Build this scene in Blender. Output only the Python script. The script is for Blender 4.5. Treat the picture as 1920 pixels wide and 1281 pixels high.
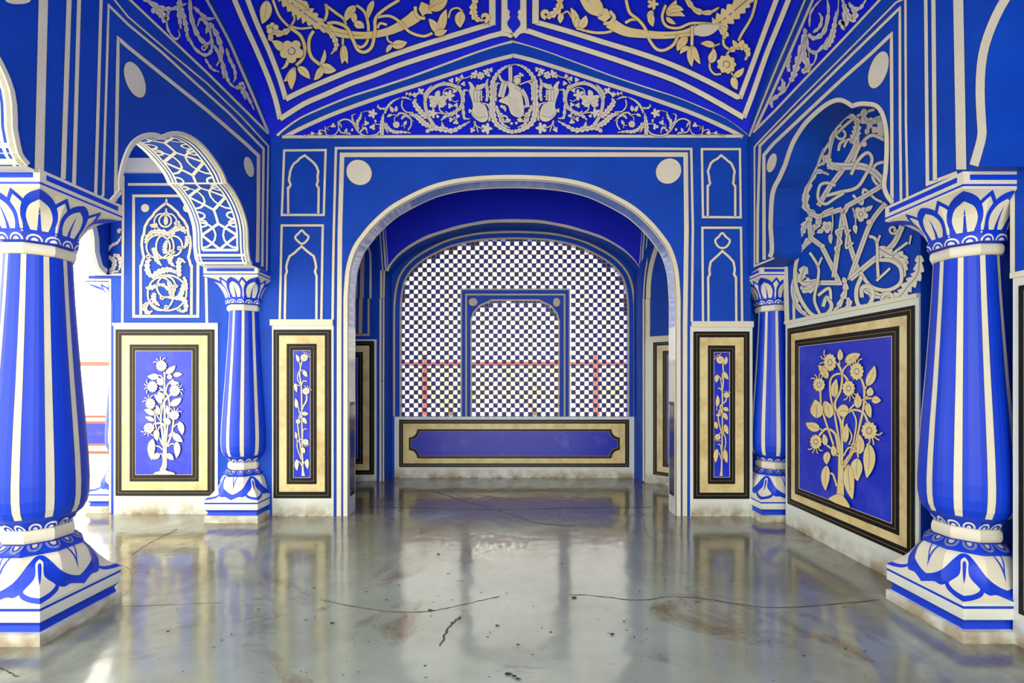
import bpy, math, random
from mathutils import Vector, Matrix
from mathutils.geometry import tessellate_polygon
random.seed(7)
for o in list(bpy.data.objects): bpy.data.objects.remove(o)
SC = bpy.context.scene
COL = SC.collection
# ------------------------------------------------------------------ camera
F, VX, VY, HC = 900.0, 960.0, 712.0, 1.2
cam = bpy.data.cameras.new('camera'); camo = bpy.data.objects.new('camera', cam); COL.objects.link(camo)
camo.location = (0, 0, HC); camo.rotation_euler = (math.pi/2, 0, 0)
cam.sensor_width = 36.0; cam.lens = 36.0*F/1920.0
cam.shift_x = 0.0; cam.shift_y = (VY-640.5)/1920.0
cam.clip_start = 0.02; cam.clip_end = 200
SC.camera = camo
# ------------------------------------------------------------------ world and light
w = bpy.data.worlds.new('overcast_sky'); SC.world = w; w.use_nodes = True
nt = w.node_tree; nt.nodes.clear()
bg = nt.nodes.new('ShaderNodeBackground'); wo = nt.nodes.new('ShaderNodeOutputWorld')
bg.inputs[0].default_value = (1.0, 0.97, 0.87, 1); bg.inputs[1].default_value = 5.8
nt.links.new(bg.outputs[0], wo.inputs[0])
SC.view_settings.view_transform = 'Standard'; SC.view_settings.look = 'None'
SC.view_settings.gamma = 1.0; SC.view_settings.use_curve_mapping = False
SC.view_settings.exposure = -0.2
SC.cycles.max_bounces = 14; SC.cycles.diffuse_bounces = 10; SC.cycles.glossy_bounces = 5
SC.cycles.sample_clamp_indirect = 8.0
# ------------------------------------------------------------------ materials
def srgb(r, g, b):
    f = lambda c: (c/255/12.92 if c/255 <= 0.04045 else ((c/255+0.055)/1.055)**2.4)
    return (f(r), f(g), f(b), 1)
def mat(name, c, rough=0.5, var=0.0, scale=6.0, c2=None, bump=0.0, spec=0.5, detail=4, lo=0.35, hi=0.7):
    m = bpy.data.materials.new(name); m.use_nodes = True
    n = m.node_tree; b = n.nodes['Principled BSDF']
    b.inputs['Base Color'].default_value = c; b.inputs['Roughness'].default_value = rough
    b.inputs['Specular IOR Level'].default_value = spec
    if var or c2:
        if c2 is None: c2 = tuple(min(1, v*(1-var)) for v in c[:3])+(1,)
        tc = n.nodes.new('ShaderNodeTexCoord'); no = n.nodes.new('ShaderNodeTexNoise')
        no.inputs['Scale'].default_value = scale; no.inputs['Detail'].default_value = detail
        no.inputs['Roughness'].default_value = 0.6
        rp = n.nodes.new('ShaderNodeValToRGB'); rp.color_ramp.elements[0].position = lo; rp.color_ramp.elements[1].position = hi
        rp.color_ramp.elements[0].color = c; rp.color_ramp.elements[1].color = c2
        n.links.new(tc.outputs['Object'], no.inputs['Vector']); n.links.new(no.outputs['Fac'], rp.inputs['Fac'])
        n.links.new(rp.outputs['Color'], b.inputs['Base Color'])
        if bump:
            bp = n.nodes.new('ShaderNodeBump'); bp.inputs['Strength'].default_value = bump; bp.inputs['Distance'].default_value = 0.01
            n2 = n.nodes.new('ShaderNodeTexNoise'); n2.inputs['Scale'].default_value = 35; n.links.new(tc.outputs['Object'], n2.inputs['Vector'])
            n.links.new(n2.outputs['Fac'], bp.inputs['Height']); n.links.new(bp.outputs['Normal'], b.inputs['Normal'])
    return m
M = {}
M['cobalt'] = mat('cobalt_plaster', srgb(8, 76, 196), 0.55, 0.22, 3.0, bump=0.15, spec=0.25)
M['ultra'] = mat('ultramarine_plaster', srgb(6, 34, 226), 0.6, 0.12, 3.0, bump=0.15, spec=0.2)
M['cream'] = mat('cream_paint', srgb(240, 235, 204), 0.55, 0.07, 5.0, bump=0.2, spec=0.3)
M['warm'] = mat('warm_cream_paint', srgb(246, 230, 168), 0.55, 0.10, 7.0, c2=srgb(242, 214, 136), bump=0.1, spec=0.3)
M['white'] = mat('white_lime_plaster', srgb(238, 240, 220), 0.42, 0.05, 4.0, bump=0.1, spec=0.4)
M['line'] = mat('dark_outline_paint', srgb(48, 40, 48), 0.6)
M['shade'] = mat('grey_blue_shading_paint', srgb(120, 128, 165), 0.6)
M['black'] = mat('black_stone', srgb(18, 18, 17), 0.42, 0.2, 20, spec=.25, c2=srgb(34, 31, 27), lo=.5, hi=.8)
M['gold'] = mat('gold_line_paint', srgb(176, 150, 84), 0.45)
M['ochre'] = mat('ochre_marble', srgb(238, 220, 156), 0.28, 0.1, 7, c2=srgb(200, 168, 98), lo=.42, hi=.78, detail=8)
M['field'] = mat('blue_panel_paint', srgb(14, 44, 206), 0.38, 0.1, 5, c2=srgb(64, 92, 226), lo=.48, hi=.85, detail=8)
M['field2'] = mat('worn_blue_panel_paint', srgb(6, 30, 182), 0.35, 0.1, 4, c2=srgb(92, 108, 214), lo=.56, hi=.85, detail=9)
M['stripe'] = mat('pillar_blue_paint', srgb(14, 66, 216), 0.4, 0.12, 4.0, spec=0.35)
M['gloss'] = mat('glossy_pale_blue_plaster', srgb(88, 130, 226), 0.12, 0.12, 8.0, spec=0.8)
M['jamb'] = mat('glossy_white_plaster', srgb(224, 224, 216), 0.12, 0.12, 18.0, spec=0.8)
M['jambdark'] = mat('dark_glossy_jamb_panel', srgb(60, 60, 98), 0.2, 0.12, 8.0)
M['jblue'] = mat('lattice_blue_plaster', srgb(34, 46, 140), 0.5, 0.2, 9)
M['bargrey'] = mat('glow_tinted_line_paint', srgb(206, 190, 156), 0.5)  # warm tint puts the window glow into the line colour
M['rail'] = mat('red_railing_paint', srgb(214, 92, 76), 0.5, .1)
M['pave'] = mat('pale_terrace_stone', srgb(236, 226, 208), 0.7, .06, 2)
M['brown'] = mat('brown_stone_band', srgb(140, 84, 56), 0.6, .1)
M['leafg'] = mat('glare_bleached_foliage', srgb(236, 240, 208), 0.7, .2, 9)  # near-white leaf colour imitates foliage washed out by glare
M['bark'] = mat('grey_bark', srgb(120, 100, 80), 0.8, .2, 9)
M['debris'] = mat('dark_floor_speck', srgb(44, 42, 38), 0.7)
M['crack'] = mat('brown_floor_crack', srgb(92, 78, 60), 0.8)
# dado plaster that is stained close to the floor
m = M['dado'] = mat('stained_white_plaster', srgb(234, 240, 222), 0.35, 0.04, 4.0, spec=0.4)
n = m.node_tree; b = n.nodes['Principled BSDF']; src = b.inputs['Base Color'].links[0].from_socket
g = n.nodes.new('ShaderNodeNewGeometry'); sx = n.nodes.new('ShaderNodeSeparateXYZ'); n.links.new(g.outputs['Position'], sx.inputs[0])
nz = n.nodes.new('ShaderNodeTexNoise'); nz.inputs['Scale'].default_value = 9; nz.inputs['Detail'].default_value = 7
n.links.new(g.outputs['Position'], nz.inputs['Vector'])
mp = n.nodes.new('ShaderNodeMapRange'); mp.inputs[1].default_value = 0.0; mp.inputs[2].default_value = 0.16; mp.inputs[3].default_value = 0.9; mp.inputs[4].default_value = -0.1
n.links.new(sx.outputs['Z'], mp.inputs[0])
ad = n.nodes.new('ShaderNodeMath'); ad.operation = 'MULTIPLY'; n.links.new(mp.outputs[0], ad.inputs[0])
rr = n.nodes.new('ShaderNodeMapRange'); rr.inputs[1].default_value = .32; rr.inputs[2].default_value = .62; n.links.new(nz.outputs['Fac'], rr.inputs[0])
n.links.new(rr.outputs[0], ad.inputs[1]); ad.use_clamp = True
mx = n.nodes.new('ShaderNodeMix'); mx.data_type = 'RGBA'; n.links.new(ad.outputs[0], mx.inputs[0]); n.links.new(src, mx.inputs[6])
mx.inputs[7].default_value = srgb(150, 122, 78); n.links.new(mx.outputs[2], b.inputs['Base Color'])
# polished floor
def floor_material():
    m = bpy.data.materials.new('polished_grey_floor'); m.use_nodes = True; n = m.node_tree; b = n.nodes['Principled BSDF']; L = n.links
    g = n.nodes.new('ShaderNodeNewGeometry')
    def noise(scale, detail, rough=.6, dist=0, src=None):
        q = n.nodes.new('ShaderNodeTexNoise'); q.inputs['Scale'].default_value = scale; q.inputs['Detail'].default_value = detail
        q.inputs['Roughness'].default_value = rough; q.inputs['Distortion'].default_value = dist
        L.new(src or g.outputs['Position'], q.inputs['Vector']); return q.outputs['Fac']
    def rng(s, a, b_, c=0, d=1):
        q = n.nodes.new('ShaderNodeMapRange'); q.inputs[1].default_value = a; q.inputs[2].default_value = b_; q.inputs[3].default_value = c; q.inputs[4].default_value = d
        L.new(s, q.inputs[0]); return q.outputs[0]
    def mix(f, a, c):
        q = n.nodes.new('ShaderNodeMix'); q.data_type = 'RGBA'; L.new(f, q.inputs[0])
        for s, i in ((a, 6), (c, 7)):
            if isinstance(s, tuple): q.inputs[i].default_value = s
            else: L.new(s, q.inputs[i])
        return q.outputs[2]
    def mul(a, c, op='MULTIPLY'):
        q = n.nodes.new('ShaderNodeMath'); q.operation = op; q.use_clamp = True
        for s, i in ((a, 0), (c, 1)):
            if isinstance(s, float): q.inputs[i].default_value = s
            else: L.new(s, q.inputs[i])
        return q.outputs[0]
    base = mix(rng(noise(1.1, 5), .35, .65), srgb(178, 188, 164), srgb(148, 154, 126))
    sx = n.nodes.new('ShaderNodeSeparateXYZ'); L.new(g.outputs['Position'], sx.inputs[0])
    far = rng(sx.outputs['Y'], 2.6, 5.0)                      # grows with distance; weights the dirt and a smooth brown darkening
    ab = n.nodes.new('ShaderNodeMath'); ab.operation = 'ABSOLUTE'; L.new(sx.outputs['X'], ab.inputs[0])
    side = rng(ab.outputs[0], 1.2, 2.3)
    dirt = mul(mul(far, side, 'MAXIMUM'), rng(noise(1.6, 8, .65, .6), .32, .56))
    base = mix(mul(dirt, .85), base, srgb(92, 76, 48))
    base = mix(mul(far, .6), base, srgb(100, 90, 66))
    patch = rng(noise(1.3, 9, .7, 1.0), .555, .66)
    base = mix(mul(patch, .8), base, srgb(120, 100, 62))
    mp = n.nodes.new('ShaderNodeMapping'); mp.inputs['Scale'].default_value = (7, 16, 7); mp.inputs['Rotation'].default_value = (0, 0, .35); L.new(g.outputs['Position'], mp.inputs[0])
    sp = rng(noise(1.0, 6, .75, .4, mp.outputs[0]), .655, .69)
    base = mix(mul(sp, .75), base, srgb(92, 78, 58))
    L.new(base, b.inputs['Base Color'])
    L.new(mul(rng(noise(2.4, 6), .3, .75, .05, .22), mul(dirt, .14), 'ADD'), b.inputs['Roughness'])
    b.inputs['Specular IOR Level'].default_value = .3; b.inputs['Coat Weight'].default_value = .8; b.inputs['Coat IOR'].default_value = 1.5; L.new(rng(noise(1.7, 4), .3, .7, .06, .17), b.inputs['Coat Roughness'])
    bp = n.nodes.new('ShaderNodeBump'); bp.inputs['Strength'].default_value = .2; bp.inputs['Distance'].default_value = .02
    L.new(noise(3.2, 2), bp.inputs['Height'])
    bp2 = n.nodes.new('ShaderNodeBump'); bp2.inputs['Strength'].default_value = .05; bp2.inputs['Distance'].default_value = .004
    L.new(noise(26, 3), bp2.inputs['Height']); L.new(bp.outputs[0], bp2.inputs['Normal']); L.new(bp2.outputs[0], b.inputs['Normal']); L.new(bp2.outputs[0], b.inputs['Coat Normal'])
    return m
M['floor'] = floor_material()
# ------------------------------------------------------------------ object helpers
def link(name, verts, faces, mats, fm=None, parent=None, smooth=False):
    me = bpy.data.meshes.new(name); me.from_pydata([tuple(v) for v in verts], [], faces)
    for k in mats: me.materials.append(M[k])
    if fm:
        me.polygons.foreach_set('material_index', fm)
    if smooth: me.polygons.foreach_set('use_smooth', [True]*len(me.polygons))
    me.update()
    o = bpy.data.objects.new(name, me); COL.objects.link(o)
    if parent: o.parent = parent; o.matrix_parent_inverse = Matrix.Translation(-parent.location)
    return o
def struct(o): o['kind'] = 'structure'; return o
def tag(o, label, cat, group=None):
    o['label'] = label; o['category'] = cat
    if group: o['group'] = group
    return o
def empty(name, loc, label, cat, group=None):
    o = bpy.data.objects.new(name, None); COL.objects.link(o); o.location = loc; o.empty_display_size = .1
    return tag(o, label, cat, group)
class MB:
    def __init__(s): s.v, s.f, s.m = [], [], []
    def face(s, pts, m=0):
        i = len(s.v); s.v += [tuple(p) for p in pts]; s.f.append(tuple(range(i, i+len(pts)))); s.m.append(m)
    def box(s, a, b, m=0):
        x0, y0, z0 = a; x1, y1, z1 = b; i = len(s.v)
        s.v += [(x0,y0,z0),(x1,y0,z0),(x1,y1,z0),(x0,y1,z0),(x0,y0,z1),(x1,y0,z1),(x1,y1,z1),(x0,y1,z1)]
        for q in ((0,3,2,1),(4,5,6,7),(0,1,5,4),(1,2,6,5),(2,3,7,6),(3,0,4,7)): s.f.append(tuple(i+k for k in q)); s.m.append(m)
    def prism(s, loops, to3, d0, d1, m=0, side=None, back=True):
        """loops: 2D loops (first outer, rest holes); to3(u,v,d)->3D; caps at d0 and d1"""
        if side is None: side = m
        flat = [p for lp in loops for p in lp]
        tris = tessellate_polygon([[Vector((p[0], p[1], 0)) for p in lp] for lp in loops])
        for d in ((d0, d1) if back else (d0,)):
            i = len(s.v); s.v += [tuple(to3(p[0], p[1], d)) for p in flat]
            for t in tris: s.f.append(tuple(i+k for k in t)); s.m.append(m)
        for lp in loops:
            for k in range(len(lp)):
                p, q = lp[k], lp[(k+1) % len(lp)]
                s.face([to3(*p, d0), to3(*q, d0), to3(*q, d1), to3(*p, d1)], side)
    def build(s, name, mats, parent=None, smooth=False):
        return link(name, s.v, s.f, mats, s.m, parent, smooth)
def box_obj(name, a, b, m, parent=None):
    q = MB(); q.box(a, b); return q.build(name, [m], parent)
# ------------------------------------------------------------------ surfaces: where a sight line meets a real surface
def SY(Y, s=-1):
    return lambda x, y: (Vector(((x-VX)*Y/F, Y, HC+(VY-y)*Y/F)), Vector((0, s, 0)))
def SX(X, s=None):
    sg = s if s is not None else (1 if X < 0 else -1)
    def f(x, y):
        Y = X*F/(x-VX); return Vector((X, Y, HC+(VY-y)*Y/F)), Vector((sg, 0, 0))
    return f
def SZ0(x, y):
    t = HC*F/(y-VY); return Vector(((x-VX)*t/F, t, 0)), Vector((0, 0, 1))
def SP(p0, n):
    p0 = Vector(p0); n = Vector(n).normalized()
    def f(x, y):
        d = Vector(((x-VX)/F, 1, (VY-y)/F)); c = Vector((0, 0, HC)); t = (p0-c).dot(n)/d.dot(n); return c+d*t, n
    return f
def interp(t, xs, ys):
    if t <= xs[0]: return ys[0]
    for i in range(len(xs)-1):
        if t <= xs[i+1]: return ys[i]+(ys[i+1]-ys[i])*(t-xs[i])/(xs[i+1]-xs[i])
    return ys[-1]
def cat(pts, n=8, closed=False):
    P = [tuple(p) for p in pts]; N = len(P)
    if N < 3 and not closed: 
        return [tuple(P[0][k]+(P[1][k]-P[0][k])*i/n for k in range(len(P[0]))) for i in range(n+1)]
    out = []
    rng_ = range(N) if closed else range(N-1)
    for i in rng_:
        a = P[(i-1) % N] if closed or i > 0 else P[0]; b_ = P[i]; c = P[(i+1) % N]; d = P[(i+2) % N] if closed or i+2 < N else P[-1]
        for k in range(n):
            t = k/n
            out.append(tuple(.5*(2*b_[j]+(c[j]-a[j])*t+(2*a[j]-5*b_[j]+4*c[j]-d[j])*t*t+(3*b_[j]-a[j]-3*c[j]+d[j])*t**3) for j in range(len(b_))))
    if not closed: out.append(P[-1])
    return out
def mir(pts, cx): return [(2*cx-p[0],)+tuple(p[1:]) for p in pts]
class Art:
    """painted and moulded relief laid on a surface, element over element"""
    def __init__(s, surf, T=None, z0=.0012, dz=2.2e-5, mats=None):
        s.s = surf; s.T = T; s.z = z0; s.dz = dz; s.mb = MB(); s.mats = []; s.flip = None
    def at(s, x0, y0, k): s.T = (x0, y0, k); return s
    def _mi(s, m):
        if m not in s.mats: s.mats.append(m)
        return s.mats.index(m)
    def _px(s, p):
        x, y = p[0], p[1]
        if s.T: x = s.T[0]+x/s.T[2]; y = s.T[1]+y/s.T[2]
        if s.flip is not None: x = 2*s.flip-x
        return x, y
    def _k(s): return s.T[2] if s.T else 1.0
    def _pt(s, q, z):
        P, n = s.s(*q); return P+n*z
    def quads(s, L, R, m, z, skirt=None):
        mi = s._mi(m); i = len(s.mb.v); n = len(L)
        for a, b in zip(L, R): s.mb.v.append(tuple(s._pt(a, z))); s.mb.v.append(tuple(s._pt(b, z)))
        for k in range(n-1): s.mb.f.append((i+2*k, i+2*k+1, i+2*k+3, i+2*k+2)); s.mb.m.append(mi)
    def ribbon(s, pts, widths, m, z, grow=0.0, closed=False):
        """pts and widths in true px"""
        n = len(pts); L, R = [], []
        idx = list(range(n))+([0] if closed else [])
        for i in idx:
            if closed: a, b = pts[(i-1) % n], pts[(i+1) % n]
            else: a, b = pts[max(0, i-1)], pts[min(n-1, i+1)]
            dx, dy = b[0]-a[0], b[1]-a[1]; l = math.hypot(dx, dy) or 1e-6
            # mitre
            p = pts[i]; sc = 1.0
            if (closed or 0 < i < n-1):
                d1 = (p[0]-a[0], p[1]-a[1]); d2 = (b[0]-p[0], b[1]-p[1]); l1 = math.hypot(*d1) or 1e-6; l2 = math.hypot(*d2) or 1e-6
                u1 = (d1[0]/l1, d1[1]/l1); u2 = (d2[0]/l2, d2[1]/l2); bx, by = u1[0]+u2[0], u1[1]+u2[1]; bl = math.hypot(bx, by)
                if bl > .3: dx, dy, l = bx, by, bl; sc = min(2.0, 2.0/bl)
            nx, ny = -dy/l, dx/l
            wl, wr = widths[i] if isinstance(widths[i], tuple) else (widths[i]/2, widths[i]/2)
            ex = 0; ey = 0
            if not closed and grow and (i == 0 or i == n-1):
                sgn = -1 if i == 0 else 1; ex, ey = sgn*dx/l*grow, sgn*dy/l*grow
            L.append((p[0]+nx*(wl*sc+grow)+ex, p[1]+ny*(wl*sc+grow)+ey)); R.append((p[0]-nx*(wr*sc+grow)+ex, p[1]-ny*(wr*sc+grow)+ey))
        s.quads(L, R, m, z)
    def stroke(s, pts, w, m='cream', out=.7, smooth=True, taper=0, closed=False, n=7, mid=None):
        k = s._k(); P = cat(pts, n, closed) if smooth else list(pts)
        if not smooth:   # subdivide straight runs a little so they follow curved surfaces
            Q = []; rg = range(len(P)) if closed else range(len(P)-1)
            for i in rg:
                a, b = P[i], P[(i+1) % len(P)]
                for t in range(n): Q.append(tuple(a[j]+(b[j]-a[j])*t/n for j in range(len(a))))
            if not closed: Q.append(P[-1])
            P = Q
        N = len(P); W = []
        for i, p in enumerate(P):
            ww = (p[2] if len(p) > 2 else w)/k; t = i/max(1, N-1)
            if taper == 1: ww *= max(.12, 1-t**1.5)
            elif taper == 2: ww *= max(.1, math.sin(math.pi*min(max(t, .02), .98))**.6)
            elif taper == 3: ww *= max(.15, t**.7)
            W.append(ww)
        PX = [s._px(p) for p in P]
        if out: s.ribbon(PX, W, 'line', s.z, out, closed)
        s.ribbon(PX, W, m, s.z+s.dz, 0, closed)
        if mid: s.ribbon(PX, [max(.35, x*.09) for x in W], mid, s.z+2*s.dz, 0, closed)
        s.z += 3*s.dz
    def acanth(s, pts, w, m='cream', lobes=6, out=.6, side=3, n=10, mid='shade'):
        """leafy scroll: width with pointed lobes on one or both sides"""
        lobes = int(lobes*1.4+.5); n = max(n, int(5.0*lobes/max(1, len(pts)-1))); k = s._k(); P = cat(pts, n); N = len(P); W = []
        for i in range(N):
            t = i/(N-1); env = (math.sin(math.pi*min(.97, .12+.86*t))**.7)*(1-.25*t)
            ph = (t*lobes) % 1.0; saw = .42+.58*(ph**.7 if ph < .82 else (1-ph)/.18)
            a = env*w/k/2; W.append((a*(saw if side & 1 else .45), a*(saw if side & 2 else .45)))
        PX = [s._px(p) for p in P]
        if out: s.ribbon(PX, W, 'line', s.z, out)
        s.ribbon(PX, W, m, s.z+s.dz)
        if mid: s.ribbon(PX, [max(.3, w/k*.05)]*N, mid, s.z+2*s.dz)
        s.z += 3*s.dz
    def leaf(s, x0, y0, x1, y1, w, m='cream', bend=.15, out=.6, mid='shade', fat=.42):
        k = s._k(); dx, dy = x1-x0, y1-y0; cx, cy = (x0+x1)/2-dy*bend, (y0+y1)/2+dx*bend
        P = []; W = []; N = 13
        for i in range(N):
            t = i/(N-1); P.append(((1-t)**2*x0+2*t*(1-t)*cx+t*t*x1, (1-t)**2*y0+2*t*(1-t)*cy+t*t*y1))
            tt = t**(math.log(.5)/math.log(fat)) if fat != .5 else t
            W.append(w/k*max(.04, math.sin(math.pi*tt))**.75)
        PX = [s._px(p) for p in P]
        if out: s.ribbon(PX, W, 'line', s.z, out)
        s.ribbon(PX, W, m, s.z+s.dz)
        if mid: s.ribbon(PX[:-3], [max(.3, w/k*.045)]*(N-3), mid, s.z+2*s.dz)
        s.z += 3*s.dz
    def poly(s, pts, m, out=0.0, smooth=False, skirt=False, n=6):
        """filled outline"""
        P = cat(pts, n, True) if smooth else pts
        PX = [s._px(p) for p in P]
        def fill(Q, m_, z):
            mi = s._mi(m_); i = len(s.mb.v)
            tr = tessellate_polygon([[Vector((q[0], q[1], 0)) for q in Q]])
            s.mb.v += [tuple(s._pt(q, z)) for q in Q]
            for t in tr: s.mb.f.append(tuple(i+k for k in t)); s.mb.m.append(mi)
            if skirt:
                for k in range(len(Q)):
                    a, b = Q[k], Q[(k+1) % len(Q)]; s.mb.face([s._pt(a, z), s._pt(b, z), s._pt(b, 0), s._pt(a, 0)], mi)
        if out:
            s.ribbon(PX, [.1]*len(PX), 'line', s.z, out, True)
        fill(PX, m, s.z+s.dz); s.z += 3*s.dz
    def blob(s, cx, cy, fn, m='cream', out=.6, N=40):
        """star-shaped blob: radius fn(angle)"""
        c = s._px((cx, cy)); k = s._k()
        for g_, mm, z in ((out, 'line', s.z), (0, m, s.z+s.dz)):
            if g_ == 0 and mm == 'line': continue
            mi = s._mi(mm); i = len(s.mb.v); s.mb.v.append(tuple(s._pt(c, z)))
            for j in range(N):
                a = 2*math.pi*j/N; r = fn(a)
                rx, ry = (r if isinstance(r, tuple) else (r, r))
                q = s._px((cx+math.cos(a)*rx, cy+math.sin(a)*ry)); dx, dy = q[0]-c[0], q[1]-c[1]; l = math.hypot(dx, dy) or 1
                s.mb.v.append(tuple(s._pt((q[0]+dx/l*g_, q[1]+dy/l*g_), z)))
            for j in range(N): s.mb.f.append((i, i+1+j, i+1+(j+1) % N)); s.mb.m.append(mi)
        s.z += 3*s.dz
    def disc(s, cx, cy, rx, ry=None, m='cream', out=.7): s.blob(cx, cy, lambda a: (rx, ry or rx), m, out, 48)
    def daisy(s, cx, cy, r, m='cream', k=12, ry=1.0, whisk=None, out=.6):
        if whisk is not None:
            for j in (-1.5, -.5, .5, 1.5):
                a = math.radians(whisk)+j*.38
                p = [(cx+math.cos(a)*r*.8, cy+math.sin(a)*r*.8*ry), (cx+math.cos(a)*r*1.35, cy+math.sin(a)*r*1.35*ry), (cx+math.cos(a+.18*j)*r*1.75, cy+math.sin(a+.18*j)*r*1.75*ry)]
                s.stroke(p, r*.17, m, out=.3, n=4)
        s.blob(cx, cy, lambda a: (r*(1+.09*math.cos(k*a)), r*ry*(1+.09*math.cos(k*a))), m, out, 60)
        s.blob(cx, cy, lambda a: (r*.42, r*.42*ry), 'shade', 0, 20); s.blob(cx, cy, lambda a: (r*.3, r*.3*ry), m, 0, 20)
    def five(s, cx, cy, r, m='cream', k=5, out=.6, rot=.3):
        s.blob(cx, cy, lambda a: r*(.62+.38*abs(math.cos((a-rot)*k/2))**.6), m, out, 60)
        s.blob(cx, cy, lambda a: r*.34, 'shade', 0, 16); s.blob(cx, cy, lambda a: r*.24, m, 0, 16)
    def tri(s, cx, cy, r, m='cream', rot=0.0, k=3, out=.5):
        s.blob(cx, cy, lambda a: r*(.35+.65*abs(math.cos((a-rot)*k/2))**.8+.06*math.cos(9*a)), m, out, 44)
    def spiral(s, cx, cy, r0, r1, a0, turns, w, m='cream', ry=1.0, taper=0):
        P = []; N = max(10, int(14*abs(turns)))
        for i in range(N+1):
            t = i/N; a = math.radians(a0)+turns*2*math.pi*t; r = r0+(r1-r0)*t; P.append((cx+math.cos(a)*r, cy+math.sin(a)*r*ry))
        s.stroke(P, w, m, smooth=False, n=1, taper=taper)
    def build(s, name, parent): 
        o = s.mb.build(name, s.mats, parent); return o
# ------------------------------------------------------------------ key dimensions
YW = 4.22          # wall with the big arch
XL, XR = -2.12, 2.07
XRB = 2.29         # back of the right hand recesses
YC = 3.235         # middle of the visible bay
ZS = 3.31
FX = [0, .136, .333, .63, .928, 1.229, 1.444, 1.66, 1.88, 2.04, 2.12]
FZ = [.872, .833, .769, .657, .546, .448, .38, .291, .192, .077, 0]
GX = [0, .175, .355, .61, .77, .90, .985]
GZ = [.66, .596, .486, .374, .27, .14, 0]
def sm(xs, ys):
    N = 60; X = [xs[0]+(xs[-1]-xs[0])*i/N for i in range(N+1)]; Y = [interp(x, xs, ys) for x in X]
    for _ in range(6): Y = [Y[0]]+[(Y[i-1]+2*Y[i]+Y[i+1])/4 for i in range(1, N)]+[Y[-1]]
    return X, Y
FX, FZ = sm(FX, FZ); GX, GZ = sm(GX, GZ)
def zceil(X, Y): return ZS+interp(abs(X), FX, FZ)+interp(abs(Y-YC), GX, GZ)
def SCEIL(x, y):
    dx, dz = (x-VX)/F, (VY-y)/F
    lo, hi = 2.3, 4.23
    g = lambda Y: HC+dz*Y-zceil(dx*Y, Y)
    # march from the far side towards the camera
    N = 50; best = None; prev = g(hi)
    for i in range(1, N+1):
        Y = hi-(hi-lo)*i/N*.6; v = g(Y)
        if (v < 0) != (prev < 0): best = (Y, Y+(hi-lo)/N*.6); break
        prev = v
    if best is None: Y = hi
    else:
        a, b = best; ga = g(a)
        for _ in range(14):
            c = (a+b)/2; gc = g(c)
            if (gc < 0) == (ga < 0): a, ga = c, gc
            else: b = c
        Y = (a+b)/2
    X = dx*Y; e = .02
    n = Vector(((zceil(X+e, Y)-zceil(X-e, Y))/(2*e), (zceil(X, Y+e)-zceil(X, Y-e))/(2*e), -1)).normalized()
    if n.y > 0: pass
    return Vector((X, Y, HC+dz*Y)), n
# ------------------------------------------------------------------ floor, ceiling
q = MB(); q.face([(-3.9, -1.6, 0), (2.6, -1.6, 0), (2.6, 6.2, 0), (-3.9, 6.2, 0)]); q.face([(-3.9, -1.6, -.25), (-3.9, 6.2, -.25), (2.6, 6.2, -.25), (2.6, -1.6, -.25)])
for a, b in (((-3.9, -1.6), (2.6, -1.6)), ((2.6, -1.6), (2.6, 6.2)), ((2.6, 6.2), (-3.9, 6.2)), ((-3.9, 6.2), (-3.9, -1.6))):
    q.face([(a[0], a[1], 0), (a[0], a[1], -.25), (b[0], b[1], -.25), (b[0], b[1], 0)])
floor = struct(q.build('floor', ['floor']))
def ceil_grid(y0, y1, ymap, name):
    q = MB(); NX, NY = 168, 110; V = []
    for j in range(NY+1):
        for i in range(NX+1):
            X = -2.12+4.24*i/NX; Y = y0+(y1-y0)*j/NY; V.append((X, Y, zceil(X, ymap(Y))))
    Fc = [(j*(NX+1)+i, j*(NX+1)+i+1, (j+1)*(NX+1)+i+1, (j+1)*(NX+1)+i) for j in range(NY) for i in range(NX)]
    return link(name, V, Fc, ['ultra'], None, None, True)
ceiling = struct(ceil_grid(2.25, 4.22, lambda Y: Y, 'ceiling'))
cn = ceil_grid(.28, 2.25, lambda Y: Y+1.97, 'unseen_ceiling_bay'); cn.parent = ceiling  # unseen bay vault, put in to block sky light
cn = ceil_grid(-1.69, .28, lambda Y: Y+3.94, 'unseen_ceiling_bay'); cn.parent = ceiling  # further unseen bay, added to dim the interior against the sky
# ------------------------------------------------------------------ wall with the big arch
ALH = [(652, 968), (652, 560), (653.5, 535), (657, 502), (668, 468), (685, 442.6), (704.6, 420), (732.7, 395), (766.4, 375), (808.6, 355.5), (850.7, 344.3), (893, 338.7), (930, 336.5), (960, 336)]
ALS = cat(ALH[1:], 4)
hl = [((x-VX)*YW/F, HC+(VY-y)*YW/F) for x, y in ALS]
hl = [(hl[0][0], 0)]+hl
arch = hl+[(-x, z) for x, z in reversed(hl[:-1])]
outer = [(-2.56, 0)]+arch+[(2.10, 0), (2.10, 2.13), (2.5, 2.13), (2.5, 4.45), (-2.56, 4.45)]
toY = lambda u, v, d: (u, d, v)
q = MB(); q.prism([outer], toY, YW, 4.413, 0)
q.box((2.10, 4.413, 0), (2.60, 4.50, 2.13))
wall_back = struct(q.build('wall_back', ['cobalt']))
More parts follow.
